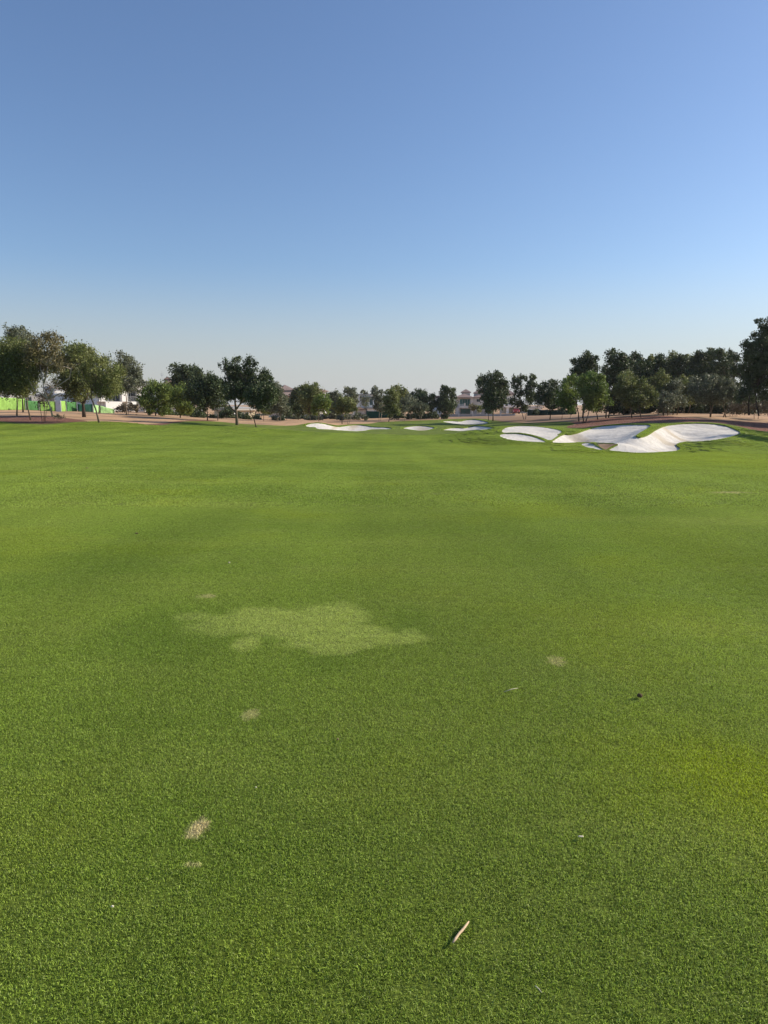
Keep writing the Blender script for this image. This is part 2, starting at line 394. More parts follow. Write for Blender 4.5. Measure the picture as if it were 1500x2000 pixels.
gb = [(0,823),(50,827),(90,828.5),(140,824),(200,822.5),(250,826),(300,830),(322,830),(345,824),(390,822),(430,823.5),(470,828),(520,830),(570,832),(596,827.5),(625,824.5),(655,831),(675,829.5),(700,828),(724,827.5),(742,824),(790,822.5),(850,820),(905,817.5),(945,817.5),(970,822),(1000,825.5),(1050,826.5),(1085,823.5),(1110,823.5),(1126,828),(1105,833),(1110,836),(1150,835.5),(1180,830),(1215,827),(1260,826),(1290,826),(1330,824.5),(1380,824),(1420,828),(1440,832),(1470,840),(1500,843)]
gl = [hit(*q) for q in dens(chaikin(gb, False), 3.5, False)]
polys['grass'] = [(-300, 40), (-62, 66), (-50, 71)] + gl + [(60, 70), (300, 50), (300, -60), (-300, -60)]
polys['grass'] = [p for i, p in enumerate(polys['grass'])]
polys['mulch_l'] = [(-80, 68), (-55, 73)] + [hit(*q) for q in dens([(0,813.5),(40,812.5),(90,813.5),(135,817),(170,822)], 4, False)] + [hit(170, 824.5)] + [hit(*q) for q in dens([(140,825.5),(90,830),(50,828.5),(0,824.5)], 4, False)]
polys['mulch_m'] = [hit(*q) for q in dens(chaikin([(275,829.5),(320,826.5),(345,822),(400,820),(430,821.5),(400,823.5),(350,825.5),(322,831.5),(300,831)]), 4)]
polys['mulch_r'] = [hit(*q) for q in dens([(1075,827.5),(1130,823),(1150,820),(1180,817),(1230,813),(1300,812)], 4, False)] + [hit(*q) for q in dens([(1300,812),(1380,819),(1500,826)], 4, False)] + [(70, 80), (70, 68)] + [hit(*q) for q in dens([(1500,845),(1440,834),(1380,825.5),(1330,826),(1260,828),(1180,832),(1150,837),(1110,838),(1100,834),(1126,829)], 4, False)]
polys['bare'] = [hit(*q) for q in dens([(1166,865.5),(1207,867),(1196,871),(1183,878.5),(1172,873)], 3)]
def pip(poly, X, Y):
    P = np.array(poly); ins = np.zeros(len(X), bool)
    x0, y0 = P[:, 0], P[:, 1]; x1, y1 = np.roll(x0, -1), np.roll(y0, -1)
    bb = (X >= x0.min()) & (X <= x0.max()) & (Y >= y0.min()) & (Y <= y0.max())
    xi, yi = X[bb], Y[bb]; r = np.zeros(len(xi), bool)
    for a, b, c, d in zip(x0, y0, x1, y1):
        if b == d: continue
        r ^= ((b > yi) != (d > yi)) & (xi < (c-a)*(yi-b)/(d-b) + a)
    ins[bb] = r; return ins
def pdist(poly, X, Y):
    P = np.array(poly); Q = np.roll(P, -1, 0); best = np.full(len(X), 1e9)
    for (a, b), (c, d) in zip(P, Q):
        dx, dy = c-a, d-b; L = dx*dx+dy*dy+1e-12
        t = np.clip(((X-a)*dx+(Y-b)*dy)/L, 0, 1); best = np.minimum(best, (X-a-t*dx)**2+(Y-b-t*dy)**2)
    return np.sqrt(best)
pts = []
D = 1.0
while D < 250:
    ds = 0.0085 if 40 < D < 75 else 0.013
    ss = 0.78
    n = int(2*ss/ds)
    off = random.random()*0.5
    for k in range(n+1): pts.append(((-ss + (k+off)*ds)*D, D))
    D *= 1.011 if 40 < D < 75 else 1.02
for X in np.linspace(-1.0, 1.0, 21):
    for Dd in (10, 20, 40, 60, 80, 110, 160, 230):
        if abs(X) > 0.8: pts.append((X*Dd, Dd))
for X in (-3000, -1200, -500, -300, -150, -50, 0, 50, 150, 300, 500, 1200, 3000):
    for Y in (-500, -80, -20, 0, 300, 420, 700, 1200, 4000): pts.append((X + 0.01*Y, Y))
edges = []
verts = [Vector(p) for p in pts]
for k, poly in polys.items():
    n0 = len(verts); verts += [Vector(p) for p in poly]
    edges += [(n0+i, n0+(i+1) % len(poly)) for i in range(len(poly))]
V, E, Fc, _, _, _ = geometry.delaunay_2d_cdt(verts, edges, [], 0, 1e-4)
V = np.array([(v[0], v[1]) for v in V]); Fc = np.array(Fc, int)
cen = V[Fc].mean(1)
zone = np.zeros(len(Fc), int)           # 0 ground 1 grass 2 mulch 3 bare 10+ bunkers
zone[pip(polys['grass'], cen[:, 0], cen[:, 1])] = 1
for k in ('mulch_l', 'mulch_m', 'mulch_r'):
    m = pip(polys[k], cen[:, 0], cen[:, 1]); zone[m & (zone == 0)] = 2
zone[pip(polys['bare'], cen[:, 0], cen[:, 1])] = 3
for i, k in enumerate(BUNK):
    zone[pip(polys[k], cen[:, 0], cen[:, 1])] = 10 + i
ZT = terr(V[:, 0], V[:, 1])
def zone_mesh(name, tri, mat, zz, extra=None):
    u, inv = np.unique(tri, return_inverse=True); inv = inv.reshape(tri.shape)
    vv = np.column_stack([V[u], zz[u]])
    if extra is not None:
        ev, ef = extra
        n = len(vv); vv = np.vstack([vv, ev]); inv = np.vstack([inv, ef + n])
    return mesh_np(name, vv, inv, mat, smooth=True)
def orient(t):
    a, b, c = V[t[:, 0]], V[t[:, 1]], V[t[:, 2]]
    cr = (b[:, 0]-a[:, 0])*(c[:, 1]-a[:, 1]) - (b[:, 1]-a[:, 1])*(c[:, 0]-a[:, 0])
    t = t.copy(); f = cr < 0; t[f] = t[f][:, ::-1]; return t
Fc = orient(Fc)
LIP = 0.09
ev, ef = [], []
sand_z = {}
for i, k in enumerate(BUNK):
    tri = Fc[zone == 10+i]; vs = np.unique(tri)
    dd = pdist(polys[k], V[vs, 0], V[vs, 1])
    lp = 0.035 if k in ('front', 'left_low', 'left_up') else LIP
    dr = lp + lp*2.4*np.clip(dd/1.8, 0, 1)**0.7
    zz = ZT.copy(); zz[vs] -= dr
    zz[vs] += np.clip(dd/0.6, 0, 1)*(0.035*np.sin(V[vs, 0]*2.3+V[vs, 1]*1.1)+0.03*np.sin(V[vs, 0]*1.1-V[vs, 1]*2.9+i))
    o = zone_mesh('sand_bunker', tri, M['sand'], zz)
    meta(o, BLAB[k], None, None, 'structure')
    cnt = {}
    for t in tri:
        for a, b in ((t[0], t[1]), (t[1], t[2]), (t[2], t[0])):
            cnt[(a, b)] = 1
    for a, b in cnt:
        if (b, a) not in cnt:
            n = len(ev); ev += [(*V[a], ZT[a]), (*V[b], ZT[b]), (*V[b], zz[b]-0.02), (*V[a], zz[a]-0.02)]
            ef += [(n, n+1, n+2), (n, n+2, n+3)]
meta(zone_mesh('fairway', Fc[zone == 1], M['turf'], ZT, (np.array(ev), np.array(ef))), 'mown green fairway rolling down to the bunkers', kind='structure')
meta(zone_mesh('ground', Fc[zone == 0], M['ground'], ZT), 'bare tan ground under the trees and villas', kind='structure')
meta(zone_mesh('mulch_bed', Fc[zone == 2], M['mulch'], ZT + 0.0), 'reddish brown mulch beds along the edge of the fairway', kind='structure')
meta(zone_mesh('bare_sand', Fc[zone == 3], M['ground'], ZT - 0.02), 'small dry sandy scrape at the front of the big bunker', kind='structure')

# ------------------------------------------------------------ turf blades (uncountable: one object)
def blade_tile(name, size, dens_, hmin, hmax, w):
    n = int(dens_*size*size)
    x = rng.uniform(-size/2, size/2, n)*1.08; y = rng.uniform(-size/2, size/2, n)*1.08
    h = rng.uniform(hmin, hmax, n); a = rng.uniform(0, 2*np.pi, n); wd = w*rng.uniform(0.6, 1.25, n)
    lean = rng.uniform(0.2, 2.1 if size < .5 else 2.4, n)*h; la = rng.uniform(0, 2*np.pi, n)
    cx, cy = np.cos(a)*wd/2, np.sin(a)*wd/2; lx, ly = np.cos(la)*lean, np.sin(la)*lean
    v = np.empty((n, 5, 3))
    v[:, 0] = np.stack([x-cx, y-cy, np.full(n, -0.012)], 1); v[:, 1] = np.stack([x+cx, y+cy, np.full(n, -0.012)], 1)
    v[:, 2] = np.stack([x+cx*.8+lx*.4, y+cy*.8+ly*.4, h*.62], 1); v[:, 3] = np.stack([x-cx*.8+lx*.4, y-cy*.8+ly*.4, h*.62], 1)
    v[:, 4] = np.stack([x+lx, y+ly, h*(1.0-0.25*(lean/h-0.2))], 1)
    b = (np.arange(n)*5)[:, None]
    tri = np.concatenate([b+np.array([0, 1, 2]), b+np.array([0, 2, 3]), b+np.array([3, 2, 4])])
    o = mesh_np(name, v.reshape(-1, 3), tri, M['blades']); COL.objects.unlink(o); return o
near_t = [blade_tile('turf_tile', 0.3, 46000, 0.0045, 0.0115, 0.0019) for _ in range(5)]
far_t = [blade_tile('turf_tile_wide', 0.9, 10000, 0.009, 0.018, 0.006) for _ in range(3)]
def scatter(dn, df, step, jit):
    out = []
    Y = dn
    while Y < df:
        w = 0.62*Y + 1.6
        x = np.arange(-w, w, step) + random.uniform(0, step)
        out.append(np.column_stack([x + rng.uniform(-jit, jit, len(x)), Y + rng.uniform(-jit, jit, len(x))])); Y += step
    P = np.vstack(out)
    ok = pip(polys['grass'], P[:, 0], P[:, 1])
    for k in list(BUNK) + ['bare', 'mulch_l', 'mulch_r', 'mulch_m']:
        ok &= ~pip(polys[k], P[:, 0], P[:, 1])
        idx = np.nonzero(ok)[0]; q = P[idx]
        c = np.array(polys[k]); bb = (q[:, 0] > c[:, 0].min()-1) & (q[:, 0] < c[:, 0].max()+1) & (q[:, 1] > c[:, 1].min()-1) & (q[:, 1] < c[:, 1].max()+1)
        if bb.any():
            d = pdist(polys[k], q[bb][:, 0], q[bb][:, 1]); ok[idx[bb][d < step*0.62]] = False
    P = P[ok]
    return np.column_stack([P, terr(P[:, 0], P[:, 1])])
def grass_obj(name, label, P, tiles, seed):
    me = bpy.data.meshes.new(name); me.from_pydata([tuple(p) for p in P], [], [])
    o = bpy.data.objects.new(name, me); COL.objects.link(o); meta(o, label, 'grass', None, 'stuff')
    ng = bpy.data.node_groups.new(name, 'GeometryNodeTree')
    ng.interface.new_socket('Geometry', in_out='INPUT', socket_type='NodeSocketGeometry'); ng.interface.new_socket('Geometry', in_out='OUTPUT', socket_type='NodeSocketGeometry')
    N = ng.nodes; gi = N.new('NodeGroupInput'); go = N.new('NodeGroupOutput')
    g2i = N.new('GeometryNodeGeometryToInstance')
    for t in tiles:
        oi = N.new('GeometryNodeObjectInfo'); oi.inputs[0].default_value = t; ng.links.new(oi.outputs['Geometry'], g2i.inputs[0]) if False else None
        s1 = N.new('GeometryNodeGeometryToInstance'); ng.links.new(oi.outputs['Geometry'], s1.inputs[0])
        if 'jo' not in locals(): jo = N.new('GeometryNodeJoinGeometry')
        ng.links.new(s1.outputs[0], jo.inputs[0])
    N.remove(g2i)
    ip = N.new('GeometryNodeInstanceOnPoints'); ip.inputs['Pick Instance'].default_value = True
    rv = N.new('FunctionNodeRandomValue'); rv.data_type = 'FLOAT_VECTOR'; rv.inputs[0].default_value = (-0.008, -0.008, 0); rv.inputs[1].default_value = (0.008, 0.008, 6.2832); rv.inputs['Seed'].default_value = seed
    ri = N.new('FunctionNodeRandomValue'); ri.data_type = 'INT'; ri.inputs[4].default_value = 0; ri.inputs[5].default_value = len(tiles)-1; ri.inputs['Seed'].default_value = seed+3
    ng.links.new(gi.outputs[0], ip.inputs['Points']); ng.links.new(jo.outputs[0], ip.inputs['Instance'])
    ng.links.new(ri.outputs[2], ip.inputs['Instance Index']); ng.links.new(rv.outputs[0], ip.inputs['Rotation']); ng.links.new(ip.outputs[0], go.inputs[0])
    md = o.modifiers.new('scatter', 'NODES'); md.node_group = ng
    return o
grass_obj('grass', 'short green turf blades in the near foreground of the fairway', scatter(0.7, 12.0, 0.215, 0.03), near_t, 1)
grass_obj('grass', 'short green turf farther down the fairway as far as the bunkers', scatter(12.0, 78.0, 0.74, 0.12), far_t, 5)

fr = []
for k in BUNK:
    C = np.array(polys[k]); Q = np.roll(C, -1, 0)
    for (ax, ay), (bx, by) in zip(C, Q):
        L = math.hypot(bx-ax, by-ay); nn = max(1, int(L/0.13))
        for i in range(nn):
            t = (i+.5)/nn; dx, dy = (by-ay)/max(L, 1e-6), -(bx-ax)/max(L, 1e-6)
            for sgn in (1, -1): fr.append((ax+(bx-ax)*t + sgn*dx*0.20, ay+(by-ay)*t + sgn*dy*0.20))
fr = np.array(fr); ok = pip(polys['grass'], fr[:, 0], fr[:, 1])
for k in list(BUNK) + ['bare']: ok &= ~pip(polys[k], fr[:, 0], fr[:, 1])
c_ = np.array(polys['bare']); ok &= ~((pdist(polys['bare'], fr[:, 0], fr[:, 1]) < 0.22))
fr = fr[ok]; fr = np.column_stack([fr, terr(fr[:, 0], fr[:, 1])])
fr_t = [blade_tile('turf_fringe', 0.30, 9000, 0.015, 0.035, 0.007) for _ in range(3)]
grass_obj('grass', 'ragged grass fringe hanging over the edges of the bunkers', fr, fr_t, 9)

# ------------------------------------------------------------ trees
def crown_mesh(lobes, leaf, cover, sparse=1.0):
    vs = []
    for (c, r) in lobes:
        area = leaf*leaf*0.62
        n = int(1.65*cover*math.pi*r*r/area)
        k = max(5, int(14*min(2.5, r)))
        d = rng.normal(size=(k, 3)); d /= np.linalg.norm(d, axis=1)[:, None]
        rr = r*rng.uniform(0.35, 1.0, k)**0.6
        cc = c + d*rr[:, None]*np.array([1, 1, 0.95])
        pick = rng.integers(0, k, n)
        sg = rng.uniform(0.13, 0.27, k)[pick]*r + 0.05
        p = cc[pick] + rng.normal(size=(n, 3))*sg[:, None]
        m = int(n*0.12); p2 = c + rng.normal(size=(m, 3))*r*0.42
        vs.append(np.vstack([p, p2]))
    P = np.vstack(vs); n = len(P)
    u = rng.normal(size=(n, 3)); u /= np.linalg.norm(u, axis=1)[:, None]
    w = rng.normal(size=(n, 3)); w -= (w*u).sum(1)[:, None]*u; w /= np.linalg.norm(w, axis=1)[:, None]
    L = leaf*rng.uniform(0.6, 1.3, n)[:, None]
    a = u*L*0.62; b = w*L*0.34
    v = np.stack([P-a, P+b, P+a, P-b], 1).reshape(-1, 3)
    return v, np.arange(4*n).reshape(n, 4)
def limb_pts(a, b, bow=0.12):
    a = np.array(a, float); b = np.array(b, float); L = np.linalg.norm(b-a)
    j = rng.normal(size=3)*L*bow*0.6; up = np.array([0, 0, L*bow])
    return [a, a+(b-a)*0.3 + j*0.8 - up*0.3*0, a+(b-a)*0.65 + j + up*0.25, b]
def tree(name, label, base, D, trunk, lobes, leaf='dark', bark='bark_d', cover=3.2, thick=0.16, cat='tree', group=None, stems=None, twig=0, depth=0.55, lsize=None):
    """base = photo column of the foot; trunk = photo points up to the fork; lobes = (column, row, radius in photo px)"""
    x, y, z = ground_at(base, D); thick *= 0.55
    root = empty(name, (x, y, z)); meta(root, label, cat, group)
    O = np.array([x, y, z])
    k = kx(D)
    xs = [l[0] for l in lobes]; cw = (max(xs)-min(xs))/2*k + 1
    L = []
    for (lx, ly, lr) in lobes:
        dy = rng.uniform(-1, 1)*cw*depth
        q = at(lx, ly, D); q = q + np.array([0, dy, 0]); L.append((q - O, lr*k*1.18))
    # fill lobes behind and in front so that the crown is as deep as it is wide
    ctr = np.mean([q for q, r in L], axis=0)
    extra = []
    for q, r in L:
        if rng.random() < 0.75:
            e = q.copy(); e[1] = ctr[1] + rng.choice([-1, 1])*cw*depth*rng.uniform(0.6, 1.1); e[0] = q[0]*0.9+ctr[0]*0.1; e[2] -= r*0.15
            extra.append((e, r*0.9))
    LL = L + extra
    lf = lsize or max(0.15, 0.0021*D)
    v, f = crown_mesh(LL, lf, cover)
    mesh_np('crown', v, f, M[leaf], root)
    mb = MB()
    stems_ = [trunk] if stems is None else stems
    forks = []
    for si, st in enumerate(stems_):
        P = [at(a, b, D) - O for a, b in st]; P[0] = np.array([P[0][0], 0, -0.25]) if P[0][2] < 0.07*D/10 else P[0]
        if len(P) == 1: P.append(P[0] + np.array([0, 0, 1.5]))
        for i in range(1, len(P)): P[i] = P[i] + np.array([0, rng.uniform(-.1, .1), 0])
        n = len(P); th = thick*(0.5 if P[0][2] > 0.5 else 1); mb.tube(P, [th*(1.35 if i == 0 else 1-0.45*i/n) for i in range(n)], 7); forks.append(P[-1])
    for q, r in LL:
        fk = min(forks, key=lambda a: np.linalg.norm(a-q)); p = limb_pts(fk, q)
        mb.tube(p, [thick*0.5, thick*0.36, thick*0.24, thick*0.08], 5)
        for _ in range(3 + twig):
            d = rng.normal(size=3); d[2] = abs(d[2])*0.6; d /= np.linalg.norm(d); s = p[2] if rng.random() < .5 else p[3]
            mb.tube([s, s + d*r*0.5, s + d*r*rng.uniform(0.8, 1.05) + np.array([0, 0, r*0.1])], [thick*0.14, thick*0.09, 0.012], 3)
    mb.build('trunk', M[bark], root, smooth=True)
    return root

# ------------------------------------------------------------ the trees, left to right
GL = 'trees in the grove on the left'
GM = 'trees left of the middle'
GC = 'trees beyond the far green'
GR = 'trees in the grove on the right'
T = tree
T('tree', 'straight trunked dark olive tree at the left edge of the photo', 33, 72, [(33,812),(33,790),(32,768)],
  [(5,700,24),(28,682,20),(52,690,22),(12,730,26),(45,722,26),(68,735,18),(-18,725,28),(38,752,18),(10,755,18),(60,708,20),(80,715,14)], 'olive', 'bark_m', 2.9, 0.24, group=GL)
T('tree', 'pale topped tree rising behind the leftmost olive trees', 45, 96, [(45,806),(44,780),(42,740)],
  [(28,650,12),(42,652,12),(20,664,13),(48,668,14),(33,680,18),(52,690,12),(22,700,16)], 'grey', 'bark_m', 2.2, 0.16, group=GL)
T('tree', 'forked tree with bare whitish limbs in the red mulch', 103, 70, None,
  [(80,665,13),(95,660,12),(88,682,17),(70,690,15),(104,690,14),(66,712,12),(95,712,13),(112,676,7),(112,705,8),(128,716,8)], 'brown', 'bark_p', 2.2, 0.25, group=GL,
  stems=[[(103,814),(98,795),(92,776),(86,762),(85,745),(80,725)], [(92,777),(78,768),(66,762),(57,745),(54,737)], [(94,779),(104,760),(118,750),(135,738),(140,722)], [(85,748),(92,728),(92,715)], [(96,778),(108,773),(118,768)]], twig=2)
T('tree', 'slim leaning dark stemmed tree between the straight trunk and the forked one', 60, 76, [(60,811),(53,795),(53,782),(46,765)],
  [(45,750,13),(58,745,13),(40,765,9),(56,762,9)], 'olive', 'bark_m', 3.0, 0.12, group=GL)
T('tree', 'small bare twiggy sapling beside the whitish forked tree', 85, 74, None,
  [(78,785,7),(95,785,8),(86,775,9),(108,752,12),(100,768,9)], 'dry', 'bark_m', 0.8, 0.055, group=GL, twig=5,
  stems=[[(82,813),(80,800),(76,785)], [(87,813),(90,800),(95,785)], [(85,813),(86,795),(84,780)]], lsize=0.12)
T('tree', 'dark crowned tree with a thick black forked trunk on the dry mound', 164, 85, None,
  [(128,694,14),(152,688,15),(166,690,12),(140,712,18),(124,722,14),(165,715,18),(130,745,15),(152,740,20),(172,742,16),(135,768,12),(158,765,14),(115,708,10),(146,778,8)], 'olive', 'bark_d', 2.7, 0.34, group=GL,
  stems=[[(164,807),(163,793),(162,787)], [(162,788),(157,780),(154,768)], [(162,788),(169,778),(172,764)]])
T('tree', 'brownish green leaning tree with a thin curved stem near the grass', 194, 72.5, [(194,817),(188,802),(182,787),(178,776),(180,762)],
  [(163,688,12),(180,700,14),(198,712,17),(215,720,15),(188,735,18),(210,742,20),(228,738,14),(225,758,13),(202,762,14),(232,722,8),(183,758,10),(170,715,10)], 'olive', 'bark_m', 2.3, 0.15, group=GL)
T('tree', 'pale green tree standing right in front of the white modern villa', 247, 100, [(247,804),(246,792),(247,780),(245,765)],
  [(240,698,9),(250,702,8),(234,715,12),(252,718,13),(262,728,9),(240,735,13),(258,742,11),(268,748,8),(246,757,10),(275,745,6),(262,760,7),(232,750,9)], 'grey', 'bark_m', 2.4, 0.13, group=GL, twig=1)
T('tree', 'thin pale stemmed tree behind the leaning one on the mound', 193, 100, None,
  [(196,745,14),(205,760,9),(188,765,9),(208,705,9),(215,735,12)], 'grey', 'bark_p', 2.0, 0.07, group=GL, stems=[[(192,801),(194,785),(190,772)], [(193,800),(197,780),(198,765)]])
T('shrub', 'dry tangled shrub at the foot of the white villa', 250, 104, [(250,804),(250,800)], [(238,798,6),(250,796,7),(262,798,6),(256,792,5),(244,793,4)], 'dry', 'bark_m', 2.2, 0.06, 'shrub', twig=4)
T('shrub', 'low grey tuft of weeds on the mound by the whitish forked tree', 111, 73, [(111,814),(111,812)], [(106,813,3),(114,813,3.5),(122,814,2.5)], 'grey', 'bark_m', 2.2, 0.03, 'shrub', lsize=0.09)

T('tree', 'rounded olive green tree just right of the white villa', 304, 110, [(304,810),(303,795)],
  [(288,762,9),(302,756,11),(318,760,12),(332,765,9),(290,782,13),(308,780,15),(328,782,13),(298,797,9),(318,797,11),(282,775,6),(336,778,7)], 'green', 'bark_m', 3.4, 0.14, group=GM)
T('tree', 'large flat topped tree towering behind the others left of the middle', 370, 140, [(370,812),(368,790)],
  [(345,722,9),(362,724,9),(378,724,10),(350,738,12),(370,738,14),(390,736,9),(345,752,9),(365,755,14),(385,755,12),(398,745,8)], 'dark', 'bark_d', 3.8, 0.2, group=GM)
T('tree', 'green bushy tree between the rounded olive tree and the dark trees', 352, 104, [(352,812),(352,800)],
  [(342,768,10),(356,762,11),(370,770,10),(345,783,12),(362,785,13),(352,798,9),(372,797,8)], 'green', 'bark_d', 3.4, 0.14, group=GM)
T('tree', 'dark spreading tree on the left side of the tall many topped one', 405, 96, [(405,820),(405,808),(404,795)],
  [(380,752,12),(400,745,12),(418,738,9),(390,768,17),(412,762,17),(432,755,12),(375,775,11),(400,785,13),(425,780,14)], 'dark', 'bark_d', 3.8, 0.12, group=GM)
T('tree', 'slender tree standing close left of the tall many topped tree', 425, 98, [(425,820),(426,806),(424,795)],
  [(422,745,8),(432,752,9),(437,768,10),(425,775,11),(418,790,8),(438,787,8)], 'dark', 'bark_m', 3.4, 0.1, group=GM)
T('tree', 'tall dark tree with several upright tops and a pale lower trunk', 463, 83, None,
  [(461,702,7.5),(461,716,9),(443,712,7),(447,727,10),(461,735,13),(491,704,7.5),(493,718,10),(483,726,9),(484,742,15),(512,729,8),(516,740,9),(507,748,12),(445,748,11),(462,757,14),(484,762,14),(445,770,10),(466,775,12),(530,737,5),(528,752,7)], 'dark', 'bark_m', 3.9, 0.29, group=GM, depth=0.45,
  stems=[[(463,827),(462,810),(460,795),(458,775)], [(462,808),(452,797),(444,785)], [(461,800),(475,780),(484,765)]])
T('tree', 'low leaning tree with a black crooked stem right of the tall one', 501, 80, None,
  [(505,765,14),(520,770,12),(492,775,12),(508,785,11),(532,778,9),(525,760,10),(540,768,7),(518,793,6)], 'dark', 'bark_d', 3.7, 0.1, group=GM,
  stems=[[(501,829),(496,818),(490,809),(488,798)], [(495,816),(499,808),(502,796)]])
T('tree', 'grey green tree on the right flank of the tall dark tree', 548, 112, [(548,822),(546,805)],
  [(538,755,8),(546,768,10),(534,775,10),(553,780,9),(540,790,11),(556,797,8),(528,795,8),(548,800,8)], 'grey', 'bark_m', 2.9, 0.12, group=GM)
T('tree', 'small yellowish tree under the flank of the tall dark tree', 515, 118, [(515,823),(515,808)], [(508,800,7),(520,798,8),(514,790,7),(528,803,6)], 'olive', 'bark_m', 2.8, 0.08, group=GM)
for i, (px, D, rr, lab) in enumerate([(385, 118, 8, 'low dark bush beneath the flat topped tree'), (442, 120, 8, 'low dark bush seen between the trunks of the dark trees'), (332, 122, 6, 'small dark bush beneath the rounded olive tree'), (560, 116, 7, 'dark bush right of the tall dark tree beside the bare ground')]):
    b = ground_at(px, D); by = 815 if px < 400 else 812
    T('shrub', lab, px, D, [(px, by), (px, by-4)], [(px-rr, by-5, rr*.8), (px, by-9, rr), (px+rr, by-5, rr*.85)], 'dark', 'bark_d', 3.2, 0.05, 'shrub', group='bushes among the trees on the left')

T('tree', 'dark crowned tree in front of the brown roofed villa', 583, 138, [(583,823),(583,805)],
  [(577,768,8),(588,765,9),(575,785,12),(590,785,12),(580,800,10),(594,800,9),(566,795,7)], 'dark', 'bark_d', 3.6, 0.14, group=GC)
T('tree', 'broad green tree left above the far left bunker', 606, 130, [(606,824),(605,808)],
  [(592,758,6),(602,756,6),(613,755,7),(605,768,10),(620,768,10),(596,778,11),(614,784,12),(600,797,10),(618,798,10),(628,783,8)], 'olive', 'bark_m', 3.4, 0.12, group=GC)
T('tree', 'fresh green tree just above the left end of the far left bunker', 623, 124, [(623,824),(622,810)],
  [(622,780,8),(634,778,8),(618,792,9),(630,792,10),(640,788,7),(636,802,6),(614,803,6)], 'green', 'bark_m', 3.3, 0.09, group=GC)
T('tree', 'hazy grey green tree filling the gap behind the dark trunked one', 650, 160, [(650,818),(650,800)],
  [(644,772,6),(655,770,6),(662,778,7),(648,787,9),(660,792,9),(644,802,8),(656,805,8)], 'grey', 'bark_m', 3.4, 0.12, group=GC)
T('tree', 'olive tree with a dark trunk above the middle of the far left bunker', 668, 119, [(668,827),(668,812),(667,803)],
  [(664,783,7),(676,784,7),(660,795,8),(672,796,9),(682,790,7),(663,804,5),(678,803,5)], 'olive', 'bark_d', 3.3, 0.11, group=GC)
T('tree', 'small pale stemmed tree leaning right beside the dark trunked olive', 680, 118, None,
  [(686,786,6),(692,792,7),(684,798,6),(694,800,4)], 'olive', 'bark_p', 2.6, 0.06, group=GC, stems=[[(679,829),(678,818),(681,806)], [(680,826),(685,815),(688,806)]])
T('tree', 'tall pale tree top behind the olive trees left of the white house', 684, 180, [(684,816),(684,795)],
  [(678,763,6),(688,763,6),(694,770,6),(683,775,9),(692,784,8),(676,783,7)], 'grey', 'bark_m', 3.2, 0.12, group=GC)
T('tree', 'slim pale tree with two small tops by the white house', 712, 175, [(712,815),(712,795)], [(708,766,4),(716,766,4),(709,778,5),(716,780,5),(712,790,6)], 'grey', 'bark_m', 2.6, 0.08, group=GC)
T('tree', 'upright tree directly right of the white house', 742, 150, None,
  [(731,760,5),(734,768,6),(744,768,5),(735,778,7),(745,780,7),(740,792,8),(748,796,6)], 'grey', 'bark_p', 3.2, 0.08, group=GC, stems=[[(740,820),(741,806),(738,795)], [(743,819),(746,806)]])
T('tree', 'dense green tree with a dark stem before the green hoarding', 759, 138, [(759,822),(761,812),(761,803)],
  [(758,766,6),(768,762,6),(772,772,8),(760,778,9),(756,792,9),(768,790,10),(762,803,9),(774,803,7)], 'olive', 'bark_d', 3.6, 0.11, group=GC)
T('tree', 'tall crowned tree behind two pale stemmed trees in the middle', 778, 156, [(778,818),(778,800)],
  [(774,758,5),(781,762,7),(790,765,6),(778,775,9),(790,778,9),(784,792,9)], 'olive', 'bark_m', 3.6, 0.12, group=GC)
T('tree', 'pale grey tree on a whitish stem in the middle', 790, 143, [(790,823),(790,812),(789,804)],
  [(788,785,7),(797,785,7),(784,795,7),(794,797,7),(802,790,5)], 'grey', 'bark_p', 2.6, 0.07, group=GC)
T('tree', 'small pale tree on a short whitish stem right of the middle pale one', 801, 146, [(801,820),(801,811),(802,803)],
  [(802,775,6),(808,785,7),(800,797,7),(810,797,6)], 'grey', 'bark_p', 2.6, 0.06, group=GC)
T('tree', 'domed dark green tree behind a small grey tree', 828, 158, [(828,816),(828,800)],
  [(805,772,6),(815,768,7),(826,768,7),(815,780,9),(830,780,9),(842,776,6),(845,788,6),(822,793,10),(838,795,9)], 'dark', 'bark_d', 3.9, 0.13, group=GC)
T('tree', 'small grey tree in front of the domed dark tree', 820, 146, None,
  [(812,797,6),(822,793,7),(831,797,6),(822,803,6)], 'grey', 'bark_p', 2.4, 0.07, group=GC, stems=[[(820,821),(820,812),(816,804)], [(821,820),(825,808)]])
T('tree', 'egg shaped dark green tree above the farthest bunker', 870, 158, [(870,816),(870,803)],
  [(867,757,4.5),(872,760,5),(864,768,7),(875,772,8),(883,763,5),(886,773,6),(861,782,7),(873,785,10),(886,787,7),(863,795,9),(878,797,9),(856,790,5)], 'dark', 'bark_d', 3.9, 0.12, group=GC)
T('tree', 'small brownish palm like tree at the wall of the pink roofed villa', 924, 190, [(924,809),(924,796)], [(921,793,4),(928,794,4),(924,798,4)], 'brown', 'bark_m', 2.8, 0.06, group=GC)
T('tree', 'second small brownish tree at the wall of the pink roofed villa right of the first', 937, 190, [(937,809),(937,797)], [(935,795,4),(940,797,4),(936,801,4)], 'olive', 'bark_m', 2.8, 0.06, group=GC)
T('tree', 'large dark tree hiding the right half of the pink roofed villa', 963, 119, None,
  [(936,746,6),(946,742,8),(958,738,8),(970,736,8),(982,745,7),(988,755,6),(942,757,9),(958,757,13),(975,757,12),(950,775,12),(968,775,13),(982,770,9),(958,792,10),(973,790,9),(950,792,5),(984,785,5)], 'dark', 'bark_m', 3.9, 0.17, group=GC,
  stems=[[(963,819),(963,806),(964,796)]])
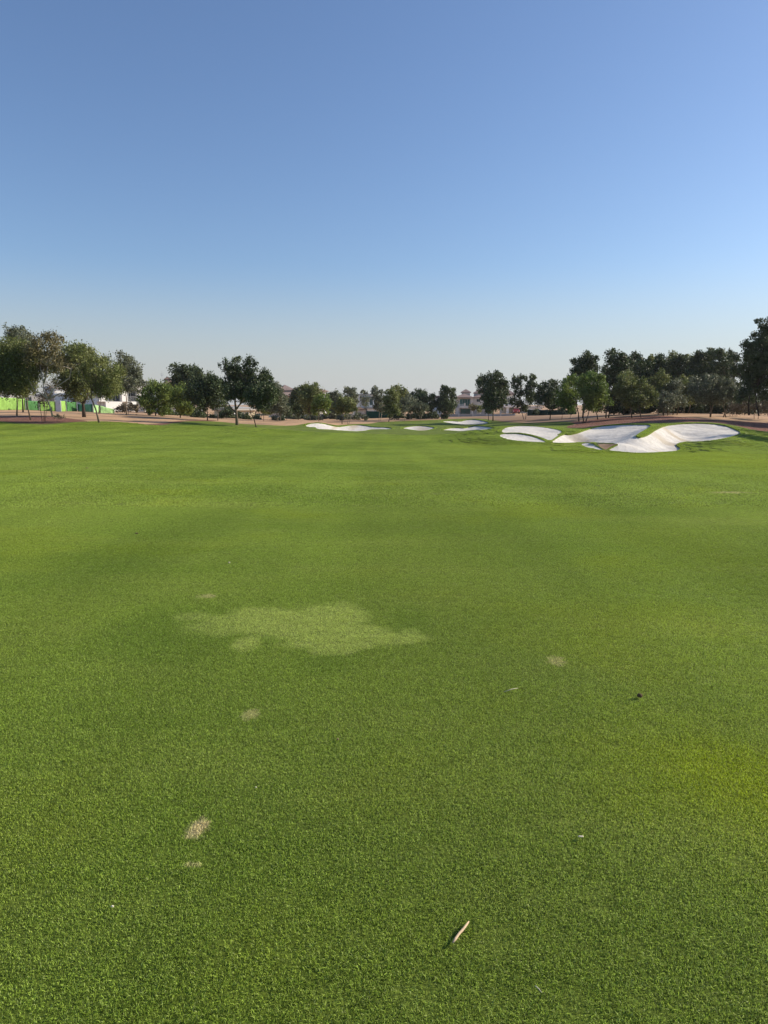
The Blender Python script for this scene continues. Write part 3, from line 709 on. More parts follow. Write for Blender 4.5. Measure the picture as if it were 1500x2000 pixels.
T('tree', 'slim black stemmed tree close left of the large dark tree', 954, 125, [(954,815),(954,805)], [(950,790,6),(954,798,5),(948,778,7)], 'dark', 'bark_d', 3.2, 0.09, group=GC)
T('tree', 'open crowned tree on pale leaning stems over the red car', 1025, 124, None,
  [(1005,740,6),(1016,737,5),(1026,739,5),(1038,737,6),(1003,754,7),(1016,752,7),(1034,753,8),(1043,750,5),(1010,768,7),(1030,768,8),(1002,783,7),(1016,787,7),(1036,780,8),(1025,797,7),(1044,770,5)], 'dark', 'bark_p', 3.2, 0.11, group=GC, depth=0.4,
  stems=[[(1024,817),(1019,805),(1016,790),(1018,765)], [(1026,817),(1029,803),(1030,785)]])
T('tree', 'round dark tree between the open crowned tree and the big grove', 1074, 117, [(1074,819),(1075,808),(1074,798)],
  [(1054,757,6),(1066,752,7),(1077,750,7),(1086,760,6),(1056,768,9),(1070,768,12),(1084,772,9),(1050,783,8),(1064,786,11),(1080,788,10),(1092,785,6)], 'dark', 'bark_d', 3.8, 0.14, group=GR)
T('tree', 'thin young tree on a dark stem before the dark green fence', 1097, 112, [(1097,820),(1098,812),(1098,804)], [(1097,795,6),(1103,790,6),(1100,801,4)], 'grey', 'bark_d', 2.8, 0.05, group=GR)
T('tree', 'second thin young tree before the dark green fence nearer the grove', 1113, 108, [(1113,820),(1114,812),(1114,803)], [(1112,795,6),(1118,797,6),(1115,787,7)], 'olive', 'bark_m', 2.8, 0.05, group=GR)
T('tree', 'tall dark tree rising behind at the left end of the right grove', 1138, 110, [(1138,820),(1140,790),(1140,750)],
  [(1150,692,7),(1143,700,8),(1156,702,7),(1117,706,5),(1126,706,6),(1135,712,9),(1152,714,9),(1118,722,6),(1130,728,10),(1148,730,12),(1162,722,5),(1165,735,6),(1114,735,5)], 'dark', 'bark_d', 3.6, 0.18, group=GR)
T('tree', 'green crowned tree leaning left at the left end of the right grove', 1131, 95, [(1131,823),(1130,808),(1126,792)],
  [(1112,745,8),(1124,742,9),(1102,755,9),(1116,758,12),(1096,768,8),(1108,774,12),(1122,775,12),(1100,786,9),(1115,793,9),(1094,780,6)], 'green', 'bark_d', 3.7, 0.14, group=GR)
T('tree', 'bright topped green tree with a pale forked trunk in the red mulch', 1141, 89, None,
  [(1146,737,8),(1158,735,9),(1168,742,8),(1140,752,11),(1156,755,13),(1172,757,10),(1148,772,13),(1166,772,13),(1180,768,8),(1152,790,11),(1170,788,11),(1184,782,7)], 'green', 'bark_m', 3.7, 0.13, group=GR,
  stems=[[(1140,826),(1139,812),(1142,796)], [(1142,826),(1148,812),(1152,797)]])
T('tree', 'tall dark tree right of the narrow gap of sky in the right grove', 1186, 101, None,
  [(1188,688,6),(1200,690,7),(1210,698,8),(1186,702,7),(1198,710,10),(1212,716,10),(1188,722,9),(1204,735,13),(1188,745,10),(1206,757,13),(1190,770,12),(1205,782,12)], 'dark', 'bark_d', 3.8, 0.16, group=GR,
  stems=[[(1183,823),(1184,805),(1190,780)], [(1188,823),(1190,808),(1198,780)]])
T('tree', 'black stemmed tree just right of the pale forked trunk', 1168, 97, [(1168,824),(1166,810),(1160,798)], [(1160,785,9),(1172,785,9),(1176,797,6),(1160,797,6)], 'dark', 'bark_d', 3.4, 0.12, group=GR)
T('tree', 'olive green two domed tree in front of the middle of the right grove', 1252, 93, None,
  [(1214,742,9),(1226,736,10),(1238,740,9),(1212,757,11),(1230,757,13),(1248,748,8),(1250,762,10),(1262,760,8),(1272,770,8),(1222,774,12),(1242,778,12),(1262,782,10),(1276,783,7),(1230,790,8)], 'olive', 'bark_m', 3.6, 0.14, group=GR,
  stems=[[(1252,815),(1250,800),(1245,785)], [(1235,816),(1232,800),(1230,785)]])
back = [(1218,112,694,'dark','tree with a small notch in its top behind the two domed olive tree'), (1236,122,689,'dark','dark back row tree with the first pointed top right of the notch'),
  (1256,116,700,'dark','lower back row tree over the right dome of the two domed olive'), (1272,125,694,'olive','olive back row tree with a ragged crown over the middle of the grove'),
  (1291,118,691,'dark','dark back row tree over the gap between two domed and brush round tree'), (1312,124,686,'olive','narrow back row tree with the sharpest pointed top in the grove'),
  (1330,116,693,'dark','back row tree just right of the sharpest pointed top'), (1347,122,690,'olive','olive back row tree above the left edge of the grey round tree'),
  (1364,118,686,'dark','dark back row tree above the left half of the grey round tree'), (1384,120,681,'dark','dense back row tree with twin tops above the grey round tree'),
  (1404,116,680,'dark','tallest back row tree above the right half of the grey round tree'), (1424,121,684,'dark','last back row tree before the huge tree at the right edge')]
for px, D, top, lf, lab in back:
    j = lambda a: rng.uniform(-a, a)
    lob = [(px+j(2), top+6, 6), (px-7+j(2), top+16+j(3), 8), (px+7+j(2), top+14+j(3), 8), (px+j(3), top+28, 11), (px-10+j(3), top+42, 11), (px+10+j(3), top+40, 11),
           (px+j(4), top+58, 13), (px-9, top+74, 11), (px+10, top+72, 11), (px+j(5), top+90, 10)]
    T('tree', lab, px + j(3), D, [(px, 807), (px+j(4), 785), (px+j(4), 760)], lob, lf, rng.choice(['bark_d', 'bark_m']), 3.4, 0.15, group='back row trees of the right grove')
mid = [(1290,104,725,'olive','mid height olive tree right of the two domed tree'), (1318,102,742,'grey','greyish mid height tree with twiggy lower branches'), (1340,106,735,'olive','mid height tree hugging the left side of the grey round tree'),
  (1300,99,765,'grey','low greyish tree on crossed stems in the middle of the grove')]
for px, D, top, lf, lab in mid:
    j = lambda a: rng.uniform(-a, a)
    lob = [(px+j(3), top+7, 8), (px-10+j(2), top+18, 9), (px+9+j(2), top+16, 9), (px+j(3), top+28, 11)] + ([(px-9, top+44, 10), (px+9, top+42, 10)] if top < 760 else [])
    T('tree', lab, px, D, None, lob, lf, 'bark_m', 2.8, 0.1, group=GR, twig=1, stems=[[(px-4, 808), (px-2+j(4), 790), (px-6, 770)], [(px+4, 808), (px+6+j(4), 788), (px+3, 768)]])
T('tree', 'broad rounded grey green tree with many upright stems on the right', 1390, 91, None,
  [(1352,752,8),(1366,746,9),(1380,742,8),(1392,738,8),(1404,740,9),(1418,748,9),(1430,757,8),(1438,768,6),(1350,766,9),(1366,762,12),(1386,758,13),(1406,758,12),(1424,768,10),(1360,778,9),(1380,776,11),(1402,776,11),(1420,782,9)], 'grey', 'bark_m', 2.9, 0.1, group=GR, twig=2, depth=0.4,
  stems=[[(1387,810),(1388,795),(1384,778),(1372,765)], [(1388,808),(1392,790),(1396,770)], [(1419,810),(1414,795),(1412,782),(1420,770)], [(1412,809),(1420,795),(1424,780)]])
T('tree', 'huge dark tree filling the right edge of the photo', 1470, 82, None,
  [(1493,625,6),(1486,636,6),(1498,640,9),(1510,650,14),(1488,654,9),(1447,670,5),(1455,677,6),(1466,674,6),(1480,672,8),(1498,674,13),(1520,685,20),(1440,698,5),(1452,696,9),(1470,696,13),(1490,704,16),(1448,716,9),(1466,722,14),(1488,732,17),(1512,735,20),(1452,740,10),(1472,752,14),(1494,762,14),(1456,764,9),(1438,722,5),(1448,779,5)], 'dark', 'bark_d', 4.0, 0.26, group=GR, depth=0.35,
  stems=[[(1482,812),(1478,790),(1476,760)], [(1463,811),(1462,790),(1464,770)]])
T('tree', 'thin dark stemmed tree under the left side of the huge tree', 1455, 86, None, [(1448,775,7),(1458,768,8),(1462,780,5)], 'dark', 'bark_d', 3.0, 0.09, group=GR, stems=[[(1454,811),(1455,795),(1452,780)]])
for px, D, lab in [(1436, 96, 'leafless brushwood left under the huge right tree'), (1478, 90, 'tangled tan brushwood below the huge right tree'), (1498, 88, 'tangled tan brushwood at the right edge of the photo')]:
    T('shrub', lab, px, D, None, [(px-8,795,8),(px+4,790,9),(px+10,797,8),(px-2,800,8)], 'dry', 'bark_m', 0.9, 0.05, 'shrub', twig=8, group='brushwood under the right grove', stems=[[(px-4,810),(px-6,795)], [(px+3,810),(px+6,792)]], lsize=0.13)
for px, D, top, lab in [(1600, 74, 640, 'tall dark tree'), (1690, 66, 600, 'tall dark tree'), (1790, 56, 560, 'tall dark tree'), (1560, 96, 660, 'tall dark tree')]:
    pass
# understorey of the grove: individual bushes
for i, px in enumerate(range(1200, 1512, 22)):
    where = ['under the tall tree right of the sky gap', 'left under the two domed olive tree', 'right under the two domed olive tree', 'under the right dome of the two domed olive', 'where the two domed olive ends', 'left among the crossed stems', 'right among the crossed stems', 'below the sharpest pointed top',
             'below the greyish twiggy tree', 'left of the stems of the grey round tree', 'behind the left stems of the grey round tree', 'behind the middle stems of the grey round tree', 'behind the right stems of the grey round tree', 'right of the stems of the grey round tree', 'under the far right edge of the grove'][i]
    D = 112 + rng.uniform(-3, 12)
    T('shrub', 'dark undergrowth bush ' + where, px, D, [(px, 805), (px, 800)], [(px-8,798,8),(px+8,798,8),(px,796,9),(px-6,786,9),(px+6,785,9),(px,776,8)], 'dark', 'bark_d', 3.2, 0.06, 'shrub', group='undergrowth bushes of the right grove', lsize=0.3)
# trees just outside the right edge: they throw the shade on the rough
def off_tree(x, y, h, lab, w=1.0):
    z = float(terr([x], [y])[0]); root = empty('tree', (x, y, z)); meta(root, lab, 'tree', 'trees out of frame on the right')
    lob = [(np.array([rng.uniform(-2, 2)*w, rng.uniform(-2, 2)*w, h*t]), (1.7-0.6*t)*w*1.1) for t in (0.4, 0.45, 0.5, 0.58, 0.65, 0.72, 0.8, 0.88, 0.95)]
    v, f = crown_mesh(lob, 0.24, 3.0); mesh_np('crown', v, f, M['dark'], root)
    mb = MB(); mb.tube([(0, 0, -.3), (0.1, 0, h*.3), (-.1, .1, h*.7)], [.24, .18, .08], 7)
    for c, r in lob: mb.tube(limb_pts((0, 0, h*.3), c), [.1, .07, .05, .02], 5)
    mb.build('trunk', M['bark_d'], root, True)
off_tree(47, 64, 9.5, 'tall dark tree just beyond the right edge, nearest of its row', 1.2)
off_tree(53, 72, 9.0, 'tall dark tree beyond the right edge, behind the nearest', 1.2)
off_tree(55, 84, 10, 'tall dark tree beyond the right edge, farthest of its row', 1.3)

# ------------------------------------------------------------ villas
def villa(name, label, px0, py0, D, rot, parts, cat='villa', group=None):
    """every piece is given in photo pixels relative to the facade's lower left corner (px0, py0), depths in metres"""
    k = kx(D) / max(0.55, math.cos(rot)) ; kz = kx(D)
    x = (px0-750)*kx(D); z = float(at(px0, py0, D)[2])
    zt = float(terr([x], [D])[0])
    root = empty(name, (x, D, min(z, zt)), rot); meta(root, label, cat, group); dz = z - min(z, zt)
    L = lambda a: (a-px0)*k
    H = lambda b: (py0-b)*kz + dz
    win = None
    for p in parts:
        t = p[0]
        if t == 'wall':      # wall, mat, x0, x1, ytop, ybot, depth front, depth back
            _, m, a, b, yt, yb, d0, d1 = p; MB().box(L(a), L(b), d0, d1, H(yb) if yb else -1.0, H(yt)).build('wall', M[m], root)
        elif t == 'walls':   # several boxes of one building body
            mb = MB()
            for a, b, yt, yb, d0, d1 in p[2]: mb.box(L(a), L(b), d0, d1, H(yb) if yb else -1.0, H(yt))
            mb.build('wall', M[p[1]], root)
        elif t == 'hip':
            _, m, a, b, ye, yp, d0, d1 = p; MB().hip(L(a), L(b), d0, d1, H(ye), (ye-yp)*kz).build('roof', M[m], root)
        elif t == 'slab':
            _, m, a, b, yt, yb, d0, d1 = p; MB().box(L(a), L(b), d0, d1, H(yb), H(yt)).build('roof', M[m], root)
        elif t in ('win', 'door'):     # glass, a, b, yt, yb, front, mullions, frame
            _, g, a, b, yt, yb, d, nm, fm = p
            x0, x1, z0, z1 = L(a), L(b), H(yb), H(yt); f = 0.09
            fr = MB().box(x0, x1, d-.10, d+.02, z1-f, z1).box(x0, x1, d-.10, d+.02, z0, z0+f).box(x0, x0+f, d-.10, d+.02, z0+f, z1-f).box(x1-f, x1, d-.10, d+.02, z0+f, z1-f)
            for i in range(1, nm+1):
                c = x0+(x1-x0)*i/(nm+1); fr.box(c-.04, c+.04, d-.09, d+.02, z0+f, z1-f)
            o = fr.build('window' if t == 'win' else 'door', M[fm], root)
            MB().box(x0+f*.5, x1-f*.5, d-.04, d+.01, z0+f*.5, z1-f*.5).build('pane', M[g], o)
        elif t == 'rail':
            _, m, a, b, yt, yb, d = p; x0, x1 = L(a), L(b); mb = MB().box(x0, x1, d-.03, d+.03, H(yt)-.06, H(yt)).box(x0, x1, d-.03, d+.03, H(yb), H(yb)+.05)
            n = max(3, int((x1-x0)/.18))
            for i in range(n+1): c = x0+(x1-x0)*i/n; mb.box(c-.015, c+.015, d-.015, d+.015, H(yb)+.05, H(yt)-.06)
            mb.build('railing', M[m], root)
        elif t == 'col':
            _, m, a, w, yt, yb, d = p; MB().box(L(a)-w/2, L(a)+w/2, d-w/2, d+w/2, H(yb) if yb else -1, H(yt)).build('column', M[m], root)
        elif t == 'mast':
            _, m, a, yt, yb, d = p; MB().tube([(L(a), d, H(yb)), (L(a), d, H(yt))], [.05, .03], 5).tube([(L(a)-.5, d, H(yt+5)), (L(a)+.5, d, H(yt+5))], [.03, .03], 4).tube([(L(a)-.35, d, H(yt+8)), (L(a)+.35, d, H(yt+8))], [.03, .03], 4).build('antenna', M[m], root)
    return root
villa('villa', 'white modern villa with tall dark windows behind the left trees', 207, 808, 140, R(46), [
  ('walls', 'white', [(207,262,744,None,1.2,11), (207,216,744,785,0.2,1.17), (239,247,747,785,0.2,1.17), (216,239,785,None,0.25,1.17), (247,268,785,None,0.25,1.17), (262,268,747,785,0.2,11.02)]),
  ('wall', 'white', 268.2, 297, 788, None, -0.6, 8),
  ('slab', 'white', 204, 272, 741.5, 744, -0.5, 11.5), ('slab', 'white', 266, 300, 785.5, 788, -0.9, 8.3), ('slab', 'greyw', 270, 290, 752, 755, 1.5, 9), ('wall', 'white', 270, 286, 755.2, 785.4, 2, 8.6),
  ('win', 'glass', 217, 238.5, 763, 784.5, 1.15, 3, 'frame'), ('win', 'glass', 248, 261.5, 762, 784.5, 1.15, 3, 'frame'), ('rail', 'frame', 248, 261.8, 775, 784.8, 0.4),
  ('win', 'glass', 272, 287, 797, 807.5, -0.62, 1, 'frame'), ('win', 'glass', 248, 260, 790, 803, 0.23, 1, 'frame')])
villa('villa', 'pale villa with a grey roof terrace half hidden behind the leftmost trees', 5, 803, 150, R(38), [
  ('walls', 'white', [(-40,34,768,None,1.0,10), (92,134,757,None,0.4,9)]), ('wall', 'greyw', 34.2, 91.8, 770, None, 1.4, 9),
  ('slab', 'greyw', -44, 36, 764, 768, 0.4, 10.5), ('slab', 'white', 90, 138, 754, 757, -0.1, 9.5),
  ('win', 'glass', 2, 16, 774, 790, 0.98, 2, 'frame'), ('win', 'glass', 98, 108, 768, 784, 0.38, 1, 'frame'), ('win', 'glass', 40, 60, 776, 790, 1.38, 2, 'frame'), ('win', 'glass', 116, 128, 768, 784, 0.38, 1, 'frame')])
villa('villa', 'low white wing with a pillar between the dark trunk and the modern villa', 150, 803, 146, R(44), [
  ('wall', 'white', 150, 172, 772, None, 0.3, 8), ('wall', 'cream', 172.2, 196, 779, None, 0.8, 8), ('slab', 'white', 148, 198, 769, 772, -0.2, 8.4), ('col', 'white', 205, 0.55, 768, None, -0.2),
  ('win', 'glass', 154, 168, 779, 793, 0.28, 1, 'frame'), ('win', 'glass', 176, 190, 784, 796, 0.78, 1, 'frame')])
villa('villa', 'beige roofed villa with an antenna peeping over the rounded olive tree', 322, 812, 190, R(14), [
  ('wall', 'cream', 322, 366, 758, None, 0.6, 12), ('hip', 'roofb', 320, 368, 757, 743, 0, 13), ('wall', 'cream', 330, 342, 743, 757.3, 4, 8), ('hip', 'roofb', 329, 343, 743.3, 738, 3.6, 8.4),
  ('win', 'glass', 328, 338, 766, 780, 0.58, 1, 'frame'), ('win', 'glass', 348, 358, 766, 780, 0.58, 1, 'frame'), ('mast', 'steel', 326, 727, 757, 5)])
villa('garden_house', 'small white garden building with a blue grey door under the green trees', 322, 813, 134, R(34), [
  ('wall', 'white', 322, 352, 797, None, 0.3, 3), ('slab', 'greyw', 320, 354, 795, 797, 0, 3.3), ('door', 'glass', 330, 338, 800, 811, 0.28, 0, 'frame'), ('wall', 'greyw', 352.3, 372, 806, None, 0.8, 1.1)], 'building')
villa('villa', 'low white house with dark doors beneath the dark trees', 370, 817, 150, R(36), [
  ('wall', 'white', 370, 402, 798, None, 0.3, 8), ('slab', 'cream', 368, 404, 795, 798, -.1, 8.4), ('door', 'glass', 376, 386, 803, 815, 0.28, 1, 'frame'), ('win', 'glass', 390, 398, 803, 811, 0.28, 1, 'frame')])
villa('villa', 'yellow stone house with tall narrow windows right of the tall dark tree', 462, 822, 140, R(40), [
  ('walls', 'sandw', [(462,500,802,None,0.5,8)]), ('slab', 'cream', 459, 503, 800, 802, 0, 8.4), ('hip', 'greyw', 459, 503, 799.8, 796, 0, 8.4),
  ('win', 'glass', 468, 473, 806, 819, 0.48, 0, 'frame'), ('win', 'glass', 476, 481, 806, 819, 0.48, 0, 'frame'), ('win', 'glass', 484, 489, 806, 819, 0.48, 0, 'frame'), ('col', 'white', 464.5, 0.4, 801, None, 0.2)])
villa('villa', 'villa with a brown hipped roof and yellow walls left of the middle', 540, 815, 185, R(14), [
  ('wall', 'sandw', 540, 592, 775, None, 0.6, 14), ('hip', 'roof', 534, 596, 774.8, 764, 0, 14.6), ('wall', 'cream', 550, 580, 764, 774, 3, 11), ('hip', 'roof', 547, 583, 764.2, 754, 2.5, 11.5),
  ('win', 'glass', 549, 557, 782, 795, 0.58, 1, 'frame'), ('win', 'glass', 562, 570, 782, 795, 0.58, 1, 'frame'), ('win', 'glass', 548, 560, 800, 812, 0.58, 1, 'frame')])
villa('villa', 'villa with a brown pyramid roof and a bright white gable wall', 600, 815, 200, R(44), [
  ('wall', 'white', 600, 640, 766, None, 0.5, 10), ('hip', 'roof', 598, 643, 765.8, 755, 0, 10.5),
  ('win', 'glass', 606, 614, 774, 786, 0.48, 1, 'frame'), ('win', 'glass', 624, 632, 774, 786, 0.48, 1, 'frame')])
villa('villa', 'white villa with arched grey porch left of the dark green hoarding', 690, 814, 180, R(8), [
  ('wall', 'white', 706, 735, 772, None, 2.5, 12), ('slab', 'greyw', 709, 728, 776, 778.5, 1.6, 2.45), ('hip', 'roofb', 694, 716, 801, 797, -0.2, 5.4), ('wall', 'cream', 695, 715, 801, None, 0.3, 5), ('slab', 'white', 704, 737, 770, 772, 2, 12.5),
  ('wall', 'white', 718, 737, 799, None, 0, 2.4), ('slab', 'greyw', 716, 739, 796, 799, -0.4, 2.45), ('win', 'glass', 711, 714.5, 780, 790, 2.48, 0, 'frame'), ('win', 'teal', 717, 721, 780, 792, 2.48, 0, 'frame'), ('win', 'teal', 725, 731, 780, 792, 2.48, 1, 'frame'),
  ('door', 'glass', 698, 707, 806, 813, 0.28, 1, 'frame')])
villa('villa', 'grey white villa wing left behind the egg shaped tree', 838, 810, 215, R(-4), [
  ('wall', 'cream', 842, 862, 778, None, 0.4, 9), ('slab', 'roof', 839, 862, 774, 777.8, -0.2, 9.5), ('wall', 'white', 838, 858, 800, None, -1.5, 0.38), ('win', 'glass', 846, 852, 783, 792, 0.38, 0, 'frame')])
villa('villa', 'pink roofed villa with blue green windows and a balcony', 886, 810, 205, R(-6), [
  ('walls', 'cream', [(886,919,778,None,1.2,12), (886,894,796,None,0.2,1.17), (915,920,778,None,0.2,1.17), (894,915,793.5,797.5,-0.4,1.17)]),
  ('hip', 'roof', 884, 921, 778, 771, -0.3, 12.6), ('wall', 'cream', 898, 914, 768, 773, 4, 9), ('hip', 'roof', 896, 916, 768, 762, 3.6, 9.4),
  ('win', 'teal', 894.5, 914, 780, 793.2, 1.18, 3, 'frame'), ('door', 'teal', 897, 914.5, 799, 809, 1.18, 2, 'dkg'), ('rail', 'white', 894, 904, 790, 793.4, -0.35), ('col', 'cream', 904, .5, 788, 793.4, -.2),
  ('wall', 'cream', 920.3, 944, 778, None, 2, 12), ('hip', 'roof', 919, 946, 777.8, 772, 1.5, 12.5), ('wall', 'cream', 922, 944, 769, 776, 4, 10), ('hip', 'roof', 920.5, 946, 769, 761, 3.5, 10.5),
  ('win', 'glass', 926.5, 933.5, 780, 786, 1.98, 1, 'frame'), ('wall', 'white', 918, 934, 800, 801.5, -1.5, -.2), ('col', 'white', 919, .35, 801.5, None, -1), ('col', 'white', 933, .35, 801.5, None, -1), ('wall', 'cream', 944.3, 952, 790, None, 0.5, 9)])
villa('villa', 'villa with a white carport between the two dark trees', 976, 809, 215, R(-6), [
  ('wall', 'cream', 976, 1000, 772, None, 4, 12), ('hip', 'roof', 973, 1003, 771.8, 762, 3.4, 12.6), ('slab', 'white', 978, 1014, 791, 796, -1, 4), ('col', 'white', 986, .7, 796, None, -.2), ('col', 'white', 1012, .5, 796, None, -.2),
  ('wall', 'greyw', 988, 1013, 797, None, 3, 3.9), ('win', 'glass', 980, 986, 778, 786, 3.98, 0, 'frame'), ('wall', 'white', 1014.5, 1050, 797, None, 1, 8), ('slab', 'cream', 1013, 1052, 794, 797, .5, 8.4), ('win', 'glass', 1038, 1046, 799, 804, .98, 1, 'frame')])
# red car below the carport
def car(px, D, rot, label):
    x, y, z = ground_at(px, D); r = empty('parked_car', (x, y, z), rot); meta(r, label, 'car')
    bm = bmesh.new()
    prof = [(-2.1,.35),(-2.15,.75),(-1.9,.9),(-1.1,.98),(-.5,1.42),(.9,1.45),(1.6,1.02),(2.1,.9),(2.15,.4)]
    def loft(prof, y0, y1, inset):
        n = len(prof); vs = [bm.verts.new((a, y0+ (inset if b > 1.1 else 0), b)) for a, b in prof] + [bm.verts.new((a, y1 - (inset if b > 1.1 else 0), b)) for a, b in prof]
        for i in range(n): bm.faces.new((vs[i], vs[(i+1) % n], vs[n+(i+1) % n], vs[n+i]))
        bm.faces.new(vs[:n][::-1]); bm.faces.new(vs[n:])
    loft(prof, -.88, .88, .18)
    bmesh.ops.bevel(bm, geom=bm.edges[:], offset=0.04, segments=2, affect='EDGES')
    me = bpy.data.meshes.new('body'); bm.to_mesh(me); bm.free(); me.materials.append(M['car']); o = bpy.data.objects.new('body', me); COL.objects.link(o); o.parent = r
    for s in (-1, 1):
        MB().box(-.6, .85, s*.78-.01 if s > 0 else -.79, s*.78+.01 if s > 0 else -.77, 1.02, 1.36).build('window', M['glass'], r)
        for a in (-1.35, 1.3): MB().tube([(a, s*.92, .33), (a, s*.7, .33)], [.33, .33], 16).build('wheel', M['tyre'], r)
        MB().box(-2.17, -2.1, s*.6-.15, s*.6+.15, .62, .76).build('headlight', M['board'], r)
    return r
car(1003, 207, R(75), 'dark red car parked below the white carport')

# ------------------------------------------------------------ hoardings and fences
def hoarding(label, a, b, D, ta, tb, bot, mat, grp, name='hoarding', D2=None, bulge=.06):
    D2 = D2 or D + (1.6 if D < 120 else 0)
    p = at(a, bot, D); q = at(b, bot, D2); x0, x1 = p[0], q[0]
    z0a = float(terr([x0], [D])[0]); z0b = float(terr([x1], [D2])[0])
    za, zb = at(a, ta, D)[2], at(b, tb, D2)[2]
    root = empty(name, (x0, D, z0a)); meta(root, label, 'hoarding' if name == 'hoarding' else 'fence', grp)
    Lx, Ly = x1-x0, D2-D; L = math.hypot(Lx, Ly); n = max(6, int(L/.25)); m = 7
    v = []; f = []
    for side in (0, 1):
        for i in range(n+1):
            t = i/n
            for j in range(m+1):
                s = j/m; zz = (z0a-.1)*(1-t)+(z0b-.1)*t; zt = za*(1-t)+zb*t - .05*abs(math.sin(t*L*1.25))
                v.append((Lx*t, Ly*t + side*.03 + bulge*math.sin(t*L*2.5+s*3)*math.sin(s*math.pi), zz+(zt-zz)*s - z0a))
    o = (n+1)*(m+1)
    for i in range(n):
        for j in range(m):
            k = i*(m+1)+j; f += [(k, k+m+1, k+m+2, k+1), (o+k, o+k+1, o+k+m+2, o+k+m+1)]
    for i in range(n):
        k = i*(m+1)+m; f.append((k, k+m+1, o+k+m+1, o+k)); k = i*(m+1); f.append((k, o+k, o+k+m+1, k+m+1))
    for k0 in (0, n*(m+1)):
        for j in range(m): f.append((k0+j, k0+j+1, o+k0+j+1, o+k0+j))
    mesh_np('screen', v, f, M[mat], root, True)
    k = max(1, int(L/2.5))
    for i in range(k+1):
        t = i/k; zt = za*(1-t)+zb*t; zb_ = z0a*(1-t)+z0b*t
        MB().tube([(Lx*t, Ly*t+.12, zb_-z0a-.3), (Lx*t, Ly*t+.12, zt-z0a+.08)], [.035, .035], 6).build('post', M['steel'], root)
GH = 'screened hoardings in front of the left villas'
hoarding('lime green screened hoarding at the left edge behind the straight trunk', -30, 50, 108, 774, 778, 800, 'lime', GH, D2=114)
hoarding('short dark green hoarding right of the leftmost lime one', 51, 76, 112, 782, 783, 800, 'midg', GH)
hoarding('lime green hoarding seen through the limbs of the forked tree', 77, 109, 110, 783, 784, 801, 'lime', GH)
hoarding('narrow lime green hoarding just right of the pale door panel', 119, 129, 110, 783, 782, 800, 'lime', GH)
hoarding('mid green hoarding between the lime one and the dark forked trunk', 129.5, 150, 112, 784, 785, 800, 'midg', GH)
hoarding('very dark green hoarding behind the thick dark trunk', 152, 181, 113, 789, 789, 801, 'dkg', GH)
hoarding('short pale green hoarding left of the sloping one', 182, 194, 112, 789, 792, 801, 'paleg', GH)
hoarding('low pale green hoarding sloping down towards the white villa', 194.5, 223, 111, 791.5, 799, 803, 'paleg', GH)
r = empty('site_gate', tuple(at(109.5, 801, 109))); meta(r, 'pale grey door panel set between the lime green hoardings', 'gate')
w = 9*kx(109); MB().box(0, w, 0, .06, -.4, 17.5*kx(109)).build('panel', M['board'], r)
MB().box(-.05, 0, -.03, .09, -.5, 18*kx(109)).box(w, w+.05, -.03, .09, -.5, 18*kx(109)).build('post', M['steel'], r); MB().box(w*.8, w*.86, -.06, 0, .9, 1.05).build('handle', M['frame'], r)
hoarding('dark green hoarding behind the trees right of the white house', 716, 762, 172, 802.5, 803.5, 816, 'dkg', None)
hoarding('dark green mesh fence between the trees in front of the right villas', 1030, 1126, 168, 800, 801, 809, 'dkf', None, name='mesh_fence', D2=160, bulge=.03)
def lowfence(label, a, b, D, h, grp=None, mat='greyw'):
    x0, y, z = ground_at(a, D); r = empty('low_wall', (x0, y, z)); meta(r, label, 'wall', grp); L = (b-a)*kx(D); n = int(L/3)
    mb = MB(); mb.box(0, L, 0, .2, -1.2, h); mb.build('wall', M[mat], r); MB().box(-.05, L+.05, -.04, .24, h, h+.07).build('coping', M['cream'], r)
    for i in range(n+1): MB().box(L*i/n-.15, L*i/n+.15, -.07, .27, -1.2, h+.2).build('pillar', M['cream'], r)
lowfence('low grey garden wall in front of the pink roofed villa', 840, 1000, 178, 0.75)
lowfence('low grey wall left of the tall dark tree before the white houses', 352, 386, 132, 0.8)
lowfence('low grey wall behind the trees above the far left bunker', 530, 690, 168, 0.8)
def bush_row(label, grp, specs, leaf):
    for px, D, y in specs:
        s = rng.uniform(0.8, 1.25)
        T('shrub', label, px, D, [(px, y), (px, y-2)], [(px-4*s, y-3*s, 4*s), (px+4*s, y-3*s, 4*s), (px, y-7*s, 4.5*s)], leaf, 'bark_d', 3.0, 0.04, 'shrub', group=grp)
bush_row('low grey green scrub bush in the line behind the trees above the far left bunker', 'scrub line left of the middle', [(562+i*15+rng.uniform(-4, 4), 150+rng.uniform(-5, 12), 820.5-i*.15) for i in range(11)], 'grey')
bush_row('low dark scrub bush in the line behind the pale stemmed trees of the middle', 'scrub line of the middle', [(768+i*14+rng.uniform(-3, 3), 162+rng.uniform(-6, 8), 817) for i in range(8)], 'dark')
bush_row('low dark scrub bush in the line under the dark trees left of the tall one', 'scrub line under the dark trees', [(330+i*17+rng.uniform(-4, 4), 124+rng.uniform(-4, 6), 814+i*.7) for i in range(11)], 'dark')
